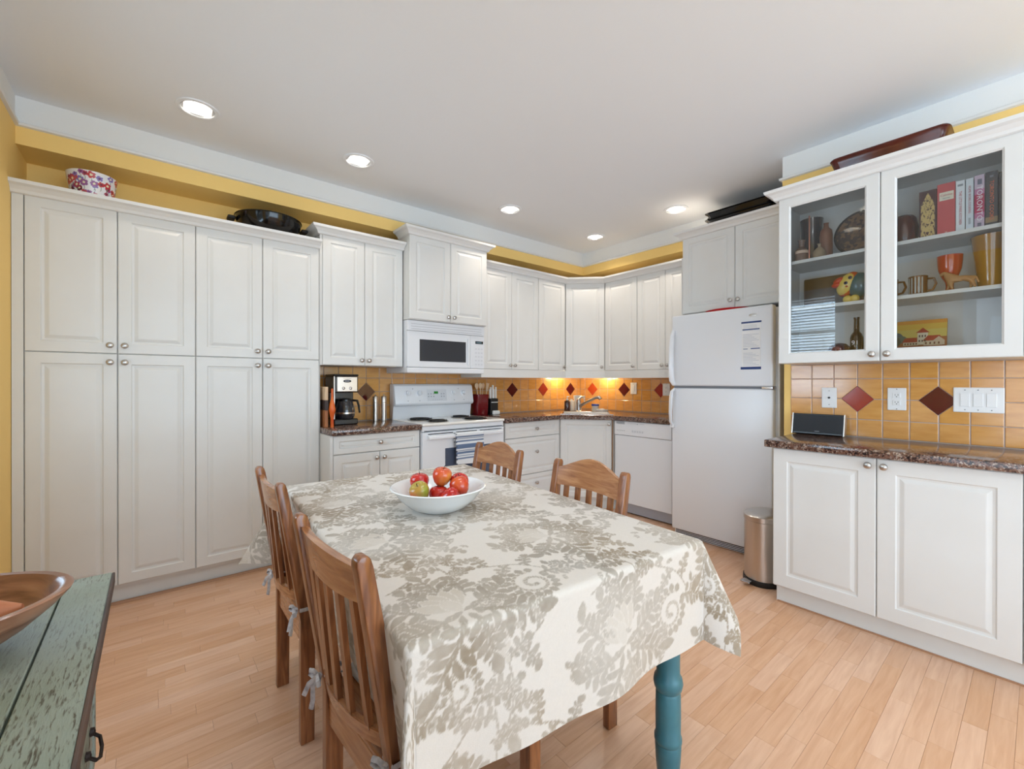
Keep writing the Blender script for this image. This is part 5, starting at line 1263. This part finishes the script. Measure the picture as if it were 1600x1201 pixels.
lathe_thing('gourd_jar', 'small tan round jar with a narrow neck on the top left shelf', 'jar', [(0, 0), (.022, 0), (.032, .018), (.030, .040), (.016, .058), (.007, .066), (.008, .080), (.012, .084), (0, .085)], 2.955, .815, Z3, mat('tan_pottery', (158, 138, 110), .6))
lathe_thing('dark_vase', 'large dark cylinder vase at the back of the top left shelf', 'vase', [(0, 0), (.052, 0), (.054, .01), (.056, .22), (.060, .275), (.056, .276), (.05, .2), (0, .02)], 3.10, .895, Z3, darkglass)
o = MB().tube([(2.945, .862, Z3), (2.945, .862, Z3+.255)], .004, 8).build('copper_rod', mat('copper', (170, 112, 92), .3, .8), smooth=True); tag(o, 'thin copper rod standing in front of the dark vase', 'rod')
t = thing('woven_tray', 'round dark woven tray leaning at the back of the top left shelf', 'tray', (3.085, .645, Z3+.135), 0, rot=(0, PI/2+.18, 0))
MB().lathe([(.128, -.006), (.134, 0), (.134, .006), (.120, .010), (.108, .002), (.108, -.006)], 48, cap=False).build('rim', blackm, t, smooth=True)
MB().lathe([(0, -.006), (.119, -.006), (.119, -.002), (0, -.002)], 40).build('woven_base', ramp_mat('woven_cane', 1, [(.4, (52, 40, 34)), (.55, (120, 90, 66))], .6, vor=(70, .8)), t)
# middle shelf left: dark box and bird-fish figurine
o = MB().box(3.06, 3.10, .66, .925, Z2, Z2+.185, .008, 3, M=T(0, 0, 0)).build('wooden_board', mat('dark_walnut', (64, 48, 30), .35, noise=(12, (92, 68, 40), (1, 1, .3))), smooth=True); tag(o, 'dark wooden board standing at the back of the middle left shelf', 'board')
t = thing('bird_figurine', 'painted figurine with yellow face, red beak and teal body', 'figurine', (2.985, .672, Z2), RW)
def ell(c, s, rotm=None, sub=3):
    b = bmesh.new(); bmesh.ops.create_icosphere(b, subdivisions=sub, radius=1.)
    mb = MB(); mb._add(b, T(*c) @ (rotm or Matrix()) @ Matrix.Diagonal((*s, 1))); return mb
ell((.035, .0, .095), (.060, .045, .068)).build('body', mat('teal_blue_body', (52, 104, 122), .3, noise=(20, (24, 84, 78)), coat=.4), t, smooth=True)
ell((-.018, -.012, .105), (.042, .034, .066), RY(.5)).build('face', mat('yellow_face', (226, 196, 96), .3, coat=.4), t, smooth=True)
ell((-.012, -.009, .105), (.045, .031, .071), RY(.5)).build('face_edge', mat('orange_edge', (204, 84, 38), .3), t, smooth=True)
bk_ = ell((-.052, -.02, .128), (.030, .022, .018), RY(-.5)); b2 = ell((-.058, -.02, .106), (.030, .020, .016), RY(-.15)); 
bk_.build('beak', mat('red_beak', (200, 58, 34), .3, coat=.4), t, smooth=True); b2.build('beak', MATS['red_beak'], t, smooth=True)
for c in ((.004, -.047, .134), (-.016, -.046, .108)):
    e = ell(c, (.009, .005, .009)).build('eye', mat('eye_blue', (50, 60, 110), .2) if c[0] > 0 else MATS['eye_blue'], t, smooth=True); ell((c[0], c[1]-.004, c[2]), (.0045, .003, .0045), sub=2).build('pupil', black, e, smooth=True)
ell((-.012, -.046, .088), (.006, .004, .005)).build('spot', MATS['red_beak'], t, smooth=True)
for dx in (-.012, .02): ell((dx, -.025, .020), (.022, .016, .022), RY(.4)).build('foot', MATS['yellow_face'], t, smooth=True)
MB().box(-.03, .055, -.02, .02, 0, .012, .004).build('stand', MATS['orange_edge'], t)
# bottom shelf left
t = thing('wine_bottle', 'dark bottle with white lettering on the bottom left shelf', 'bottle', (3.0, .652, Z1))
MB().lathe([(0, 0), (.028, 0), (.030, .006), (.030, .115), (.024, .135), (.014, .148), (.012, .215), (.014, .218), (.014, .228), (0, .228)], 24).build('bottle', mat('dark_bottle', (34, 20, 20), .1, coat=.8), t, smooth=True)
text('91', .034, twhite, t, T(-.0310, 0, .085) @ RZ(-PI/2))
lathe_thing('dark_bottle', 'dark bottle half hidden behind the door frame on the bottom shelf', 'bottle', [(0, 0), (.024, 0), (.026, .08), (.012, .11), (.011, .16), (0, .16)], 3.05, .600, Z1, black)
lathe_thing('brown_pot', 'squat shiny brown pot in front of the dark bottles', 'pot', [(0, 0), (.035, 0), (.052, .03), (.050, .06), (.030, .082), (0, .088)], 2.935, .715, Z1, mat('pot_brown', (84, 38, 26), .12, coat=.8))
